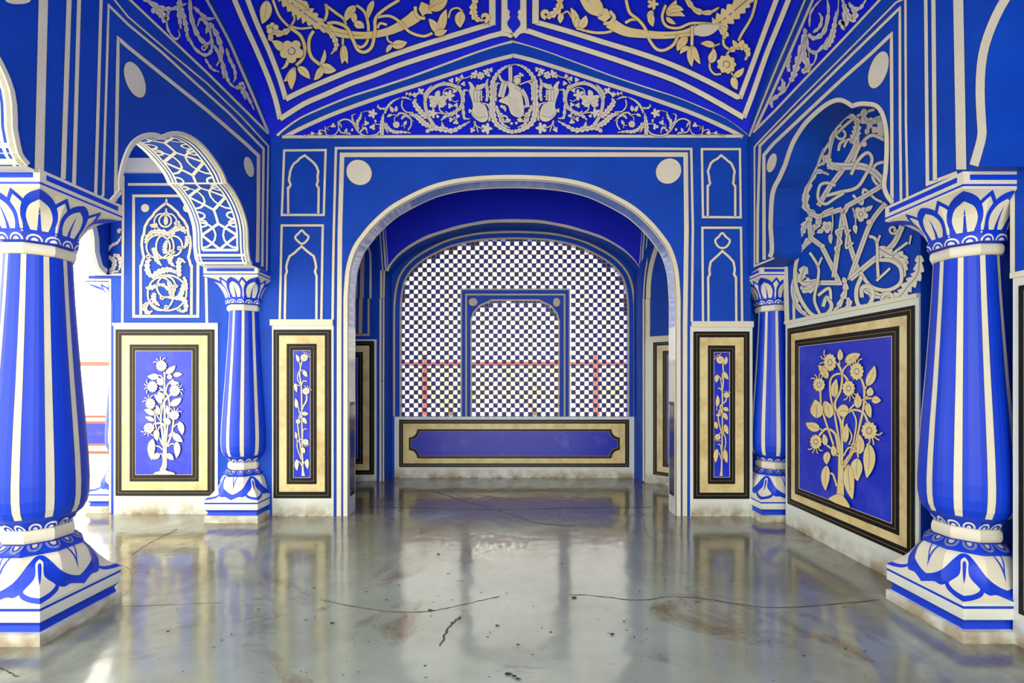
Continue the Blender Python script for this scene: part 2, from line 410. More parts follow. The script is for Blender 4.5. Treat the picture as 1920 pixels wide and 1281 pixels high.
# soffit of the arch: cream edge, glossy blue, cream edge; glossy white jamb below the dado line
q = MB(); a2 = []
for p in arch: a2.append(p)
up = [p for p in arch if p[1] > 0]
ZD = HC+(VY-612)*YW/F
def inner(p, d=.003):
    # shift towards the opening
    cx, cz = 0, 1.6; dx, dz = cx-p[0], (cz-p[1]) if p[1] > 1.9 else 0; l = math.hypot(dx, dz); return p[0]+dx/l*d, p[1]+dz/l*d
lo_l = [(arch[0][0], 0), (arch[0][0], ZD)]; mid_ = [(arch[0][0], ZD)]+up+[(arch[-1][0], ZD)]
bands = [(YW, 4.248, 'cream'), (4.248, 4.392, 'gloss'), (4.392, 4.413, 'cream')]
for y0, y1, mt in bands:
    for i in range(len(mid_)-1):
        a, b = inner(mid_[i]), inner(mid_[i+1]); q.face([(a[0], y0, a[1]), (b[0], y0, b[1]), (b[0], y1, b[1]), (a[0], y1, a[1])], ['cream', 'gloss'].index(mt))
q.build('arch_soffit', ['cream', 'gloss'], wall_back)
for sg, nm in ((-1, 'l'), (1, 'r')):
    q = MB(); x = sg*(abs(arch[0][0])-.004)
    q.face([(x, YW, 0), (x, YW, ZD), (x, 4.413, ZD), (x, 4.413, 0)], 0)
    x -= sg*.002; q.face([(x, 4.262, .16), (x, 4.262, 1.0), (x, 4.39, 1.0), (x, 4.39, .16)], 1)
    x -= sg*.001; q.face([(x, 4.268, .19), (x, 4.268, .97), (x, 4.384, .97), (x, 4.384, .19)], 2)
    q.build('arch_jamb', ['jamb', 'black', 'jambdark'], wall_back)
S = SY(YW)
# dado plaster, left and right of the arch
def slab(name, x0, x1, ytop, ybot, Yp, th, m, parent):
    k = Yp/F; return box_obj(name, ((x0-VX)*k, Yp-th, max(0, HC+(VY-ybot)*k)), ((x1-VX)*k, Yp, HC+(VY-ytop)*k), m, parent)
slab('dado_plaster', 511, 626, 611, 970, YW, .008, 'dado', wall_back)
slab('dado_ledge', 508, 625, 599.5, 611, YW, .022, 'cream', wall_back)
slab('dado_plaster', 1295, 1410, 614, 970, YW, .008, 'dado', wall_back)
slab('dado_ledge', 1296, 1411, 603, 614, YW, .022, 'cream', wall_back)
A = Art(S)
# cream band round the arch opening and the frames beside it
P = ALS[:]; P = [(651.7, 968)]+P
off = []
for sgn in (0, 1):
    pp = [(p[0]-4.2*max(0, min(1, 1)) if p[1] > 540 else p[0], p[1]) for p in P]
full = P+[(1920-x, y) for x, y in reversed(P[:-1])]
L_ = []; 
A.ribbon(full, [(0.0, 8.3)]*len(full), 'line', A.z, .7); A.ribbon(full, [(0.0, 8.0)]*len(full), 'cream', A.z+.00003); A.z += .0001
A.build('arch_edge_band', wall_back)
A = Art(S)
A.stroke([(623.6, 600), (624.5, 520), (626, 430), (630, 278), (960, 277), (1296, 279.5), (1299, 430), (1297, 603)], 4.6, smooth=False, n=6)
A.stroke([(635.5, 968), (636, 610), (637.5, 430), (641.5, 290.5), (960, 290), (1285.5, 290), (1287, 430), (1284.5, 610), (1284, 968)], 8.6, smooth=False, n=6)
A.stroke([(623.5, 968), (623.5, 612)], 5, 'white', out=0, smooth=False); A.stroke([(1296.5, 968), (1296.5, 612)], 5, 'white', out=0, smooth=False)
A.stroke([(529, 256.8), (960, 256), (1390, 255.5)], 5.6, smooth=False, n=10)
A.build('painted_border', wall_back)
for cx, cy in ((673.3, 323.5), (1253.5, 321)):
    A = Art(S); A.blob(cx, cy, lambda a, s=(1 if cx < 960 else -1): 23.6*(1+.05*math.cos(2*(a-s*.78))), 'cream', .8, 60); A.build('painted_disc', wall_back)
# four little painted niches
for cfg in (
    ((500, 250, 7.117), [(235, 230), (788, 225), (762, 1090), (203, 1090)], [[(288, 1078), (286, 728), (305, 722), (320, 685), (302, 640), (300, 600), (311, 555), (312, 520), (330, 470), (360, 410), (410, 372), (450, 330), (510, 296), (570, 345), (620, 385), (665, 440), (690, 510), (680, 575), (685, 640), (668, 685), (688, 728), (695, 728), (690, 1078)]], None),
    ((500, 410, 5.822), [(143, 1105), (165, 75), (613, 75), (597, 1105)], [[(198, 1105), (206, 620), (222, 580), (214, 530), (226, 475), (250, 412), (310, 370), (330, 348), (383, 303), (440, 355), (460, 370), (515, 412), (532, 475), (541, 530), (528, 580), (545, 628), (543, 1105)]], [(385, 130), (420, 165), (458, 200), (430, 250), (385, 276), (345, 250), (312, 205), (350, 160)]),
    ((1240, 250, 7.117), [(540, 212), (1048, 212), (1058, 1122), (555, 1118)], [[(618, 1108), (618, 702), (632, 698), (650, 665), (638, 620), (635, 575), (620, 510), (642, 450), (660, 400), (700, 364), (740, 345), (798, 295), (860, 345), (890, 372), (930, 400), (955, 450), (978, 510), (966, 580), (966, 620), (958, 668), (975, 700), (985, 702), (985, 1110)]], None),
    ((1280, 240, 3.205), [(122, 1165), (118, 600), (350, 600), (357, 1165)], [[(155, 1165), (153, 898), (163, 880), (160, 850), (168, 805), (205, 772), (238, 740), (275, 772), (305, 805), (313, 850), (308, 880), (320, 898), (322, 1165)]], [(238, 632), (260, 655), (283, 678), (265, 712), (238, 722), (212, 712), (195, 678), (215, 655)])):
    A = Art(S).at(*cfg[0]); k = cfg[0][2]
    A.stroke(cfg[1], 4.3*k, smooth=False, closed=cfg[2][0][0][1] < 1102 or k > 7, n=3)
    for p in cfg[2]: A.stroke(p, 4.3*k, smooth=False, n=2)
    if cfg[3]: A.stroke(cfg[3], 4.0*k, closed=True)
    A.build('painted_niche', wall_back)
# tympanum: painted ground, border and scrollwork
B_L = [(517, 256), (527.6, 245.6), (561, 221), (607.7, 200), (654, 181), (700, 166.5), (764, 145.5), (827.6, 122), (891, 98), (933, 84.3), (963.5, 77)]
W_L = [(534, 257), (560, 243), (600, 224.5), (640, 208), (690, 190), (740, 173), (790, 157), (840, 140.5), (890, 124.5), (930, 112.5), (964, 104)]
A = Art(S, z0=.0008)
tp = W_L+mir(W_L, 964)[::-1][1:]
tp = [(x-(x-964)*.004*(0 if x < 964 else 1), y) for x, y in tp]
A.poly(cat(W_L, 3)+[(1392, 256)] if False else [(540, 256)]+[(x, y+2) for x, y in W_L[1:]]+[(2*964-x-2, y+2) for x, y in reversed(W_L[1:-1])]+[(1388, 256)], 'ultra')
A.stroke(W_L, 7.6, n=3); A.stroke(mir(W_L, 963.2), 7.6, n=3)
A.stroke([(520, 254.5)]+B_L[1:], 6.0, n=3); A.stroke([(2*962.5-x, y) for x, y in B_L[:-1]]+[(963, 77)], 6.0, n=3)
A.stroke([(529, 256.8), (960, 256), (1390, 255.5)], 5.6, smooth=False, n=10)
A.build('tympanum_border', wall_back)
A = Art(S, z0=.004)
def tymp(A):
    A.at(560, 160, 8.727)
    for p, w_ in (([(90, 830), (160, 815), (230, 795), (330, 800)], 9), ([(390, 800), (340, 740), (420, 750), (460, 810), (540, 828), (620, 790), (655, 700), (640, 615)], 15),
                  ([(500, 740), (470, 700), (560, 650)], 8), ([(640, 612), (740, 562), (830, 575), (900, 640), (960, 740), (1040, 812), (1150, 835), (1280, 805), (1345, 730)], 24),
                  ([(660, 700), (690, 770), (770, 790)], 18), ([(1050, 445), (1120, 425), (1180, 440)], 9), ([(1090, 600), (1095, 560), (1080, 530)], 8), ([(1040, 720), (1050, 660), (1090, 630)], 9),
                  ([(1330, 640), (1270, 640), (1250, 590)], 14), ([(1620, 490), (1560, 490), (1500, 480)], 12), ([(1570, 610), (1570, 540), (1620, 500)], 12), ([(1680, 670), (1730, 670), (1735, 710)], 10),
                  ([(1620, 500), (1660, 460), (1760, 480), (1830, 540)], 26), ([(1790, 740), (1840, 660), (1840, 580)], 20), ([(1700, 250), (1690, 350), (1760, 440), (1880, 450)], 20)):
        A.stroke(p, w_)
    for p, w_, l in (([(450, 790), (440, 720), (440, 670)], 34, 2), ([(980, 740), (960, 620), (1010, 530), (1030, 440)], 75, 4), ([(940, 660), (890, 580), (880, 500), (940, 475)], 38, 3),
                     ([(1370, 830), (1360, 720), (1370, 600), (1390, 470)], 110, 5), ([(1410, 470), (1450, 370), (1540, 270), (1670, 205)], 60, 6), ([(1430, 380), (1350, 390), (1300, 355), (1310, 320)], 50, 3),
                     ([(1420, 620), (1480, 720), (1580, 770), (1700, 770), (1840, 785)], 85, 6), ([(1400, 620), (1430, 720), (1470, 790)], 50, 3), ([(780, 800), (830, 790), (860, 830)], 40, 2),
                     ([(640, 610), (680, 640), (710, 700)], 44, 3), ([(1000, 780), (1090, 700), (1130, 800)], 50, 3), ([(1680, 210), (1760, 210), (1850, 250)], 48, 3), ([(1680, 560), (1760, 500), (1880, 600)], 60, 4)):
        A.acanth(p, w_, lobes=l)
    A.leaf(80, 830, 130, 820, 24); A.tri(230, 795, 34); A.leaf(350, 830, 330, 755, 60); A.tri(570, 665, 42, rot=.5); A.tri(1110, 625, 44); A.tri(1215, 690, 52, rot=1); A.tri(1210, 470, 78, k=5)
    A.leaf(760, 780, 790, 710, 44); A.leaf(870, 760, 880, 710, 36); A.leaf(1270, 610, 1240, 570, 34)
    A.five(1600, 650, 58, k=8); A.leaf(1540, 450, 1495, 350, 58); A.leaf(1580, 440, 1600, 345, 58); A.leaf(1530, 490, 1450, 525, 46); A.leaf(1720, 655, 1765, 585, 48)
    A.tri(1770, 150, 26); A.tri(1830, 160, 30); A.tri(1895, 165, 44, k=4)
    A.at(760, 110, 8.54)
    # great ring scroll
    A.acanth([(330, 1185), (450, 1120), (600, 1140), (760, 1160), (900, 1090), (1040, 1010)], 120, lobes=7)
    A.stroke([(470, 1090), (380, 950), (330, 800), (325, 650), (400, 520), (540, 430), (680, 415), (820, 465), (900, 560), (915, 710), (860, 830)], 52, mid='shade')
    A.acanth([(860, 800), (780, 880), (660, 920), (570, 1000)], 100, lobes=4); A.acanth([(800, 860), (700, 900), (650, 850)], 70, lobes=3)
    A.acanth([(330, 700), (310, 600), (370, 500), (430, 430)], 90, lobes=5, side=1); A.acanth([(350, 960), (250, 860), (150, 720), (180, 650)], 130, lobes=6)
    A.acanth([(420, 1100), (300, 1040), (180, 930), (60, 900)], 130, lobes=6); A.acanth([(640, 1130), (600, 1080), (590, 1020)], 60, lobes=2)
    A.acanth([(920, 720), (930, 850), (950, 960), (1040, 970)], 70, lobes=3); A.acanth([(940, 720), (930, 600), (950, 520), (1020, 520)], 70, lobes=3)
    A.stroke([(540, 760), (560, 840), (640, 890)], 20); A.stroke([(480, 870), (560, 880), (680, 900)], 16); A.stroke([(600, 640), (620, 520), (700, 480), (780, 500)], 14); A.stroke([(740, 660), (790, 700), (850, 680)], 12)
    A.tri(520, 670, 150, k=5, rot=-1.57); A.tri(440, 720, 70); A.tri(610, 700, 66, rot=1); A.tri(700, 600, 92, k=5); A.tri(435, 885, 80, k=5); A.tri(720, 765, 44); A.tri(815, 755, 40, rot=1); A.tri(790, 525, 42)
    A.tri(735, 985, 42); A.tri(812, 1025, 46, rot=.6); A.tri(840, 930, 38); A.disc(520, 935, 24)
    A.stroke([(830, 430), (900, 340), (1000, 310), (1060, 270)], 14); A.stroke([(760, 1000), (790, 940), (800, 1000)], 10)
    for x, y, r in ((740, 360, 42), (835, 342, 42), (905, 300, 36), (930, 415, 40), (1070, 305, 34), (1122, 262, 66), (1300, 222, 56), (1370, 190, 40), (1335, 275, 34), (865, 470, 34), (620, 390, 20), (250, 535, 60), (165, 590, 44), (80, 575, 28), (30, 570, 22)):
        A.tri(x, y, r, rot=x*.01, k=4 if r > 50 else 3)
    A.five(1205, 285, 64, k=6)
    # small flanking figure in a pleated skirt
    A.poly([(1010, 385), (1060, 400), (1110, 470), (1140, 510), (1200, 500), (1185, 600), (1190, 700), (1250, 730), (1300, 800), (1330, 930), (1290, 1015), (1180, 1015), (1060, 900), (1085, 780), (1060, 660), (1020, 540), (1040, 470)], 'cream', out=.8, smooth=True, n=3)
    for t in range(6): A.stroke([(1140+t*22, 740), (1120+t*34, 960)], 2.2, 'shade', out=0, n=4)
    A.disc(1165, 470, 34, 42); A.leaf(1115, 495, 1300, 400, 74); A.stroke([(1150, 520), (1150, 700)], 90, mid='shade'); A.stroke([(1215, 520), (1220, 690)], 26); A.stroke([(1190, 625), (1260, 625)], 14)
    A.stroke([(1070, 880), (1160, 960), (1300, 930)], 8, 'shade', out=0)
    A.tri(1300, 1130, 92, k=5); A.tri(1075, 1155, 44); A.stroke([(1100, 1010), (1110, 1090), (1080, 1130)], 14); A.stroke([(1110, 1010), (1150, 1090), (1230, 1130)], 16); A.stroke([(1110, 1010), (1140, 1100), (1170, 1190)], 16)
    A.tri(1040, 850, 36); A.acanth([(1340, 1020), (1360, 900), (1330, 760), (1220, 720)], 60, lobes=3)
    A.acanth([(1300, 700), (1320, 560), (1300, 420), (1330, 330)], 80, lobes=5)
    # half of the leafy mandorla
    A.acanth([(1742, 1190), (1600, 1150), (1450, 1040), (1400, 850), (1395, 600), (1400, 400), (1480, 250), (1600, 150), (1742, 110)], 130, lobes=14)
    A.acanth([(1450, 700), (1440, 540), (1460, 420), (1520, 410)], 70, lobes=4)
    A.acanth([(1450, 760), (1500, 900), (1560, 1060), (1680, 1120)], 80, lobes=5); A.spiral(1590, 985, 66, 20, 200, 1.1, 26); A.leaf(1600, 1000, 1690, 990, 70); A.disc(1700, 1050, 22)
    A.acanth([(1520, 770), (1590, 800), (1600, 860)], 80, lobes=3); A.tri(1540, 900, 26)
tymp(A)
A.flip = 963.6; tymp(A); A.flip = None
# standing robed flute player in the middle
A.at(760, 110, 8.54)
A.stroke([(1680, 150), (1685, 400)], 60, mid='shade')
A.poly([(1600, 385), (1690, 400), (1760, 440), (1850, 500), (1870, 620), (1890, 760), (1900, 880), (1860, 950), (1790, 960), (1690, 900), (1640, 770), (1500, 710), (1540, 660), (1640, 610), (1660, 500)], 'cream', out=.8, smooth=True, n=3)
for t in range(6): A.stroke([(1640+t*30, 620+t*8), (1680+t*24, 760), (1760+t*18, 930)], 2.6, 'shade', out=0, n=5)
A.stroke([(1500, 285), (1540, 370), (1620, 410)], 36); A.stroke([(1590, 410), (1560, 520), (1530, 640)], 100, mid='shade'); A.stroke([(1860, 520), (1930, 640), (1960, 800)], 60, mid='shade')
A.disc(1790, 370, 58, 72); A.disc(1785, 372, 40, 56, 'cream', out=.35); A.tri(1850, 290, 46); A.stroke([(1740, 330), (1800, 300), (1850, 320)], 30); A.stroke([(1830, 440), (1960, 390), (2060, 360)], 20)
A.stroke([(1760, 450), (1800, 500), (1850, 470)], 6, 'shade', out=0); A.stroke([(1740, 480), (1800, 530), (1870, 500)], 6, 'shade', out=0)
A.build('scrollwork_relief', wall_back)
# ------------------------------------------------------------------ ceiling decoration
A = Art(SCEIL, z0=.012, dz=2.5e-4)
A.at(380, 0, 4.744)
lo_ = lambda c, pts: [(c[0]+x/c[2], c[1]+y/c[2]) for x, y in pts]
C1, C2, C3, C4 = (380, 0, 4.744), (680, 0, 4.744), (960, 0, 4.744), (1200, 0, 4.744)
A.T = None
outerL = lo_(C1, [(265, -40), (370, 210), (470, 430), (580, 690), (645, 880), (688, 1058)]); outerB = lo_(C1, [(688, 1058), (900, 925), (1100, 838), (1300, 750), (1518, 672)])+lo_(C2, [(300, 590), (600, 492), (900, 400), (1225, 300), (1345, 330)])
innerL = lo_(C1, [(385, -40), (480, 210), (580, 430), (680, 690), (738, 880)]); innerB = lo_(C1, [(738, 880), (900, 800), (1100, 715), (1300, 632), (1518, 552)])+lo_(C2, [(300, 475), (700, 345), (1150, 208)])
A.stroke(outerL, 9.6, n=3); A.stroke(outerB, 9.6, n=3); A.stroke(innerL, 9.4, n=3); A.stroke(innerB, 10, n=3)
A.stroke(lo_(C2, [(1150, 225), (1150, -30)]), 12, smooth=False, n=4)
outerR = lo_(C4, [(1335, -30), (1240, 210), (1130, 480), (1010, 820), (922, 1045)]); outerRB = lo_(C3, [(20, 325), (105, 270), (300, 330), (600, 425), (900, 522), (1139, 605)])+lo_(C4, [(300, 712), (600, 862), (922, 1045)])
innerR = lo_(C4, [(1225, -30), (1130, 230), (1010, 560), (890, 872)]); innerRB = lo_(C3, [(213, 195), (500, 275), (800, 368), (1139, 472)])+lo_(C4, [(300, 580), (600, 718), (890, 872)])
A.stroke(outerR, 9.6, n=3); A.stroke(outerRB, 9.8, n=3); A.stroke(innerR, 9.4, n=3); A.stroke(innerRB, 10, n=3)
A.stroke(lo_(C3, [(212, 210), (214, -30)]), 12, smooth=False, n=4)
def wide(rows, m, K):
    R_ = [(rows[i][0]+(rows[i+1][0]-rows[i][0])*t/4, rows[i][1]+(rows[i+1][1]-rows[i][1])*t/4, rows[i][2]+(rows[i+1][2]-rows[i][2])*t/4) for i in range(len(rows)-1) for t in range(4)]+[rows[-1]]
    for k in range(K):
        A.quads(lo_(C2, [(l+(r-l)*k/K, y) for l, r, y in R_]), lo_(C2, [(l+(r-l)*(k+1)/K, y) for l, r, y in R_]), m, A.z)
    A.z += 4*A.dz
A.z += .002
wide([(1226, 1465, -30), (1226, 1465, 250), (1226, 1465, 268), (1222, 1469, 276)], 'cream', 8)
for k_ in range(8):
    xa, xb = 1222+247*k_/8, 1222+247*(k_+1)/8; f_ = lambda x: 276+26*(1-abs(x-1345.5)/123.5)
    A.quads(lo_(C2, [(xa, 276), (xb, 276)]), lo_(C2, [(xa, f_(xa)), (xb, f_(xb))]), 'cream', A.z)
A.z += 4*A.dz
A.stroke(lo_(C2, [(1226, -30), (1226, 268)]), 1.5, 'line', out=0, smooth=False, n=4); A.stroke(lo_(C2, [(1465, -30), (1465, 268)]), 1.5, 'line', out=0, smooth=False, n=4)
A.z += .001
sp_ = [(118, -30), (118, 75), (76, 96), (74, 112), (88, 128), (66, 150), (92, 175), (116, 195), (120, 220), (92, 245), (44, 270), (4, 296)]
wide([(1345-w_/2-3, 1345+w_/2+3, y) for w_, y in sp_], 'line', 4); wide([(1345-w_/2, 1345+w_/2, y) for w_, y in sp_], 'ultra', 4)
A.T = None
A.build('vault_rib_band', ceiling)
Wm = 'warm'
A = Art(SCEIL, z0=.012, dz=2.5e-4).at(480, 0, 4.0)
for p, w_ in (([(120, -20), (170, 110), (240, 190)], 18), ([(170, -20), (260, 60), (285, 140), (240, 210)], 16), ([(260, 190), (330, 207), (420, 198)], 16), ([(250, 200), (330, 260), (364, 350), (350, 430), (300, 485)], 24),
              ([(430, 225), (400, 280), (395, 360), (420, 430), (485, 485)], 24), ([(520, 20), (530, 90), (510, 150)], 22), ([(520, 30), (600, 90), (660, 140), (675, 210)], 20), ([(750, 30), (810, 80), (840, 180), (835, 300), (790, 350), (745, 330)], 20),
              ([(650, 260), (650, 335)], 16), ([(910, 205), (930, 168), (980, 180)], 18), ([(980, 255), (990, 300), (1030, 325)], 14), ([(1440, 130), (1460, 70), (1510, 55), (1545, 85)], 14)):
    A.stroke(p, w_, Wm)
A.stroke([(520, 190, 80), (580, 225, 66), (700, 252, 58), (850, 256, 54), (1000, 225, 62), (1130, 160, 84), (1200, 110, 96)], 60, Wm, mid='gold')
A.stroke([(530, 165), (600, 160), (680, 200), (725, 290), (765, 370), (820, 385), (870, 340), (890, 220), (895, 130), (960, 60), (1070, -10)], 24, Wm)
A.stroke([(910, 120), (1000, 112), (1080, 160), (1150, 235), (1250, 268), (1320, 245)], 20, Wm)
A.stroke([(1190, 40), (1195, 90), (1225, 125), (1265, 130)], 24, Wm); A.poly([(1235, 5), (1285, 25), (1320, 95), (1270, 95), (1245, 115), (1215, 60)], Wm, out=.7); A.leaf(1290, 50, 1430, -30, 100, Wm); A.leaf(1300, 20, 1360, -40, 60, Wm)
A.acanth([(180, -60), (300, 40), (420, 130), (570, 245)], 190, Wm, lobes=7); A.acanth([(230, -40), (330, 10), (390, 60)], 120, Wm, lobes=3); A.acanth([(520, 200), (580, 270), (600, 340), (560, 400)], 60, Wm, lobes=4)
A.acanth([(250, 205), (180, 235), (110, 230), (85, 290)], 70, Wm, lobes=3); A.disc(90, 190, 22, m=Wm); A.disc(115, 172, 20, m=Wm); A.disc(140, 190, 22, m=Wm); A.disc(95, 215, 24, m=Wm); A.leaf(100, 235, 110, 295, 40, Wm)
A.leaf(75, -10, 35, 160, 90, Wm, bend=-.1); A.leaf(205, 370, 110, 290, 66, Wm); A.leaf(230, 420, 180, 505, 26, Wm, bend=-.4); A.five(262, 368, 92, Wm)
A.leaf(285, 490, 205, 600, 58, Wm, bend=-.2); A.leaf(280, 500, 265, 662, 66, Wm, bend=.1); A.leaf(310, 490, 402, 582, 60, Wm, bend=-.1)
A.leaf(480, 480, 510, 358, 34, Wm, bend=.2); A.leaf(480, 480, 600, 520, 76, Wm); A.leaf(490, 490, 435, 592, 54, Wm, bend=-.2)
A.leaf(650, 325, 645, 468, 52, Wm, bend=-.1); A.leaf(660, 325, 688, 468, 44, Wm, bend=.1); A.leaf(740, 20, 665, 140, 66, Wm); A.leaf(730, 70, 745, 160, 46, Wm); A.leaf(730, 160, 806, 192, 60, Wm, bend=-.2); A.leaf(875, -20, 838, 120, 46, Wm)
A.leaf(1015, 325, 1128, 308, 68, Wm); A.leaf(1020, 325, 978, 388, 34, Wm)
A.leaf(1350, 240, 1288, 128, 56, Wm); A.leaf(1370, 220, 1372, 110, 56, Wm); A.leaf(1395, 215, 1418, 55, 62, Wm, bend=-.15); A.leaf(1330, 245, 1425, 218, 46, Wm); A.leaf(1535, 75, 1525, 200, 76, Wm, bend=.15)
A.acanth([(1640, -30), (1620, 60), (1640, 130), (1700, 150)], 80, Wm, lobes=4); A.spiral(1705, 122, 34, 8, 90, -.8, 30, Wm)
A.build('cornucopia_scroll', ceiling)
A = Art(SCEIL, z0=.012, dz=2.5e-4).at(960, 0, 4.0)
for p, w_ in (([(850, 168), (900, 142), (960, 145)], 20), ([(490, 210), (600, 240), (700, 242), (770, 222)], 20), ([(1155, 30), (1128, 120), (1160, 190), (1250, 205), (1350, 168), (1500, 172)], 20), ([(1590, 250), (1590, 330), (1640, 370)], 18),
              ([(1835, -10), (1800, 120), (1730, 240), (1700, 300)], 20), ([(1640, 370), (1615, 400), (1612, 430)], 16), ([(1570, 550), (1520, 552), (1485, 510), (1485, 450)], 14), ([(1640, 530), (1668, 575)], 12), ([(380, 105), (420, 82), (450, 130)], 12), ([(1062, 30), (1062, 70)], 14), ([(1560, 320), (1515, 345), (1500, 400)], 10)):
    A.stroke(p, w_, Wm)
A.stroke([(730, 160, 92), (850, 228, 76), (1000, 250, 62), (1150, 257, 54), (1290, 243, 52), (1390, 215, 84)], 60, Wm, mid='gold')
A.stroke([(860, -10), (885, 85), (950, 140), (1000, 205), (1030, 290), (1080, 360), (1140, 372), (1210, 330), (1245, 262)], 22, Wm)
A.stroke([(735, 75), (770, 120), (745, 160), (690, 172)], 26, Wm); A.poly([(650, 40), (720, 60), (745, 120), (700, 160), (650, 135), (640, 90)], Wm, out=.7); A.leaf(670, 110, 500, -50, 130, Wm)
A.acanth([(1520, 185), (1620, 110), (1740, 10), (1830, -60)], 190, Wm, lobes=6); A.acanth([(1530, 170), (1600, 230), (1590, 280)], 90, Wm, lobes=3)
A.leaf(1350, 215, 1565, 178, 96, 'cream'); A.leaf(1320, 270, 1240, 375, 64, Wm); A.acanth([(1300, -40), (1380, 60), (1480, 80), (1560, 40)], 60, Wm, lobes=3)
A.leaf(1160, 100, 1300, 108, 50, Wm, bend=-.3); A.leaf(1160, 115, 1232, 168, 36, Wm); A.leaf(1160, 90, 1235, -15, 56, Wm); A.leaf(1170, 70, 1290, 60, 60, Wm, bend=-.3)
A.stroke([(1355, 180), (1352, 330)], 22, Wm); A.leaf(1355, 330, 1350, 492, 56, Wm); A.leaf(1368, 335, 1412, 472, 48, Wm, bend=.15); A.leaf(1340, 345, 1262, 396, 38, Wm, bend=.3)
A.acanth([(1640, 370), (1710, 330), (1780, 370), (1755, 440)], 76, Wm, lobes=4); A.leaf(1690, 350, 1660, 285, 40, Wm); A.leaf(1710, 340, 1740, 280, 50, Wm); A.disc(1760, 330, 20, m=Wm)
A.daisy(1612, 470, 70, Wm, k=9); A.leaf(1485, 460, 1518, 350, 62, Wm); A.leaf(1525, 330, 1422, 312, 48, Wm); A.leaf(1665, 565, 1748, 493, 48, Wm); A.leaf(1665, 565, 1692, 662, 58, Wm)
A.tri(1062, 8, 44, Wm, k=5); A.leaf(1062, 60, 1030, 140, 46, Wm); A.leaf(1050, 80, 1062, 182, 52, Wm)
A.acanth([(370, -40), (360, 50), (300, 110), (250, 120)], 84, Wm, lobes=4); A.spiral(262, 96, 34, 8, 90, .8, 30, Wm)
A.leaf(385, 90, 370, 168, 44, Wm); A.leaf(490, 205, 450, 45, 58, Wm); A.leaf(500, 205, 492, 120, 56, Wm); A.leaf(515, 205, 562, 105, 60, Wm); A.stroke([(490, 205), (560, 225)], 16, Wm)
A.build('cornucopia_scroll', ceiling)
# ------------------------------------------------------------------ left arcade wall
AL = [(-.69, 2.13), (-.646, 2.19), (-.625, 2.215), (-.63, 2.27), (-.603, 2.387), (-.55, 2.502), (-.468, 2.588), (-.378, 2.643), (-.318, 2.659), (-.225, 2.73), (-.106, 2.78), (.028, 2.793), (.152, 2.762), (.265, 2.709), (.318, 2.65), (.41, 2.622), (.52, 2.54), (.591, 2.42), (.602, 2.27), (.625, 2.169), (.665, 2.133)]
def arch_pts(c, st=1.0, kx=1.0, base=2.13): return [(c+d*kx, base+(z-base)*st) for d, z in AL]
ZB = 2.13
def smooth_lobes(P):
    # cusps at index 8 and 14 stay sharp
    a = cat(P[:3], 3)[:-1]+cat(P[2:9], 3)[:-1]+cat(P[8:15], 3)[:-1]+cat(P[14:19], 3)[:-1]+cat(P[18:], 3); return a
arcL1 = smooth_lobes(arch_pts(YC)); arcL2 = smooth_lobes(arch_pts(1.43))
loop = [(4.215, ZB)]+[p for p in reversed(arcL1)]+[p for p in reversed(arcL2)]+[(.7, ZB), (.7, 0), (-1.69, 0), (-1.69, 4.2), (4.215, 4.2)]  # solid end out of view, lengthened to keep sky light out
loop = [p for i, p in enumerate(loop)]
toX = lambda u, v, d: (d, u, v)
q = MB(); q.prism([loop], toX, XL, -2.55, 0, 1)
wall_left = struct(q.build('wall_left', ['cobalt', 'white']))
S = SX(XL)
def inset_rim(curve, surf_off, wd, m, parent, X, sg, name='arch_rim'):
    """raised plaster rim along an arch edge on the plane x = X"""
    P = curve; n = len(P); V = []; Fc = []
    for i in range(n):
        a, b = P[max(0, i-1)], P[min(n-1, i+1)]; dx, dz = b[0]-a[0], b[1]-a[1]; l = math.hypot(dx, dz) or 1; nx, nz = -dz/l, dx/l
        if nz < 0 and abs(nz) > .3: nx, nz = -nx, -nz
        c = (sum(p[0] for p in P)/n, 2.2); 
        if (P[i][0]-c[0])*nx+(P[i][1]-c[1])*nz < 0: nx, nz = -nx, -nz
        V += [(X+sg*surf_off, P[i][0], P[i][1]), (X+sg*surf_off, P[i][0]+nx*wd, P[i][1]+nz*wd), (X, P[i][0]+nx*(wd+.004), P[i][1]+nz*(wd+.004)), (X-sg*.02, P[i][0], P[i][1])]
    for i in range(n-1):
        k = 4*i
        Fc += [(k, k+1, k+5, k+4), (k+1, k+2, k+6, k+5), (k, k+4, k+7, k+3)]
    return link(name, V, Fc, [m], None, parent)
inset_rim(arcL1, .006, .022, 'cream', wall_left, XL, 1); inset_rim(arcL2, .006, .022, 'cream', wall_left, XL, 1)
# painted soffits: strapwork lattice on blue, cream edge lines
def soffit_surface(curve, X0, X1, off):
    Ls = [0]
    for i in range(1, len(curve)): Ls.append(Ls[-1]+math.hypot(curve[i][0]-curve[i-1][0], curve[i][1]-curve[i-1][1]))
    c = sum(p[0] for p in curve)/len(curve)
    def f(t, s):                                   # t across the depth 0..1, s metres along the curve
        s = max(0, min(Ls[-1]-1e-6, s)); i = 0
        while i < len(Ls)-2 and Ls[i+1] < s: i += 1
        k = (s-Ls[i])/max(1e-9, Ls[i+1]-Ls[i]); a, b = curve[i], curve[i+1]
        y, z = a[0]+(b[0]-a[0])*k, a[1]+(b[1]-a[1])*k; dx, dz = b[0]-a[0], b[1]-a[1]; l = math.hypot(dx, dz) or 1
        n = Vector((0, -dz/l, dx/l)); 
        if n.y*(y-c)+n.z*(z-2.0) > 0: n = -n
        return Vector((X0+(X1-X0)*t, y, z)), n
    return f, Ls[-1]
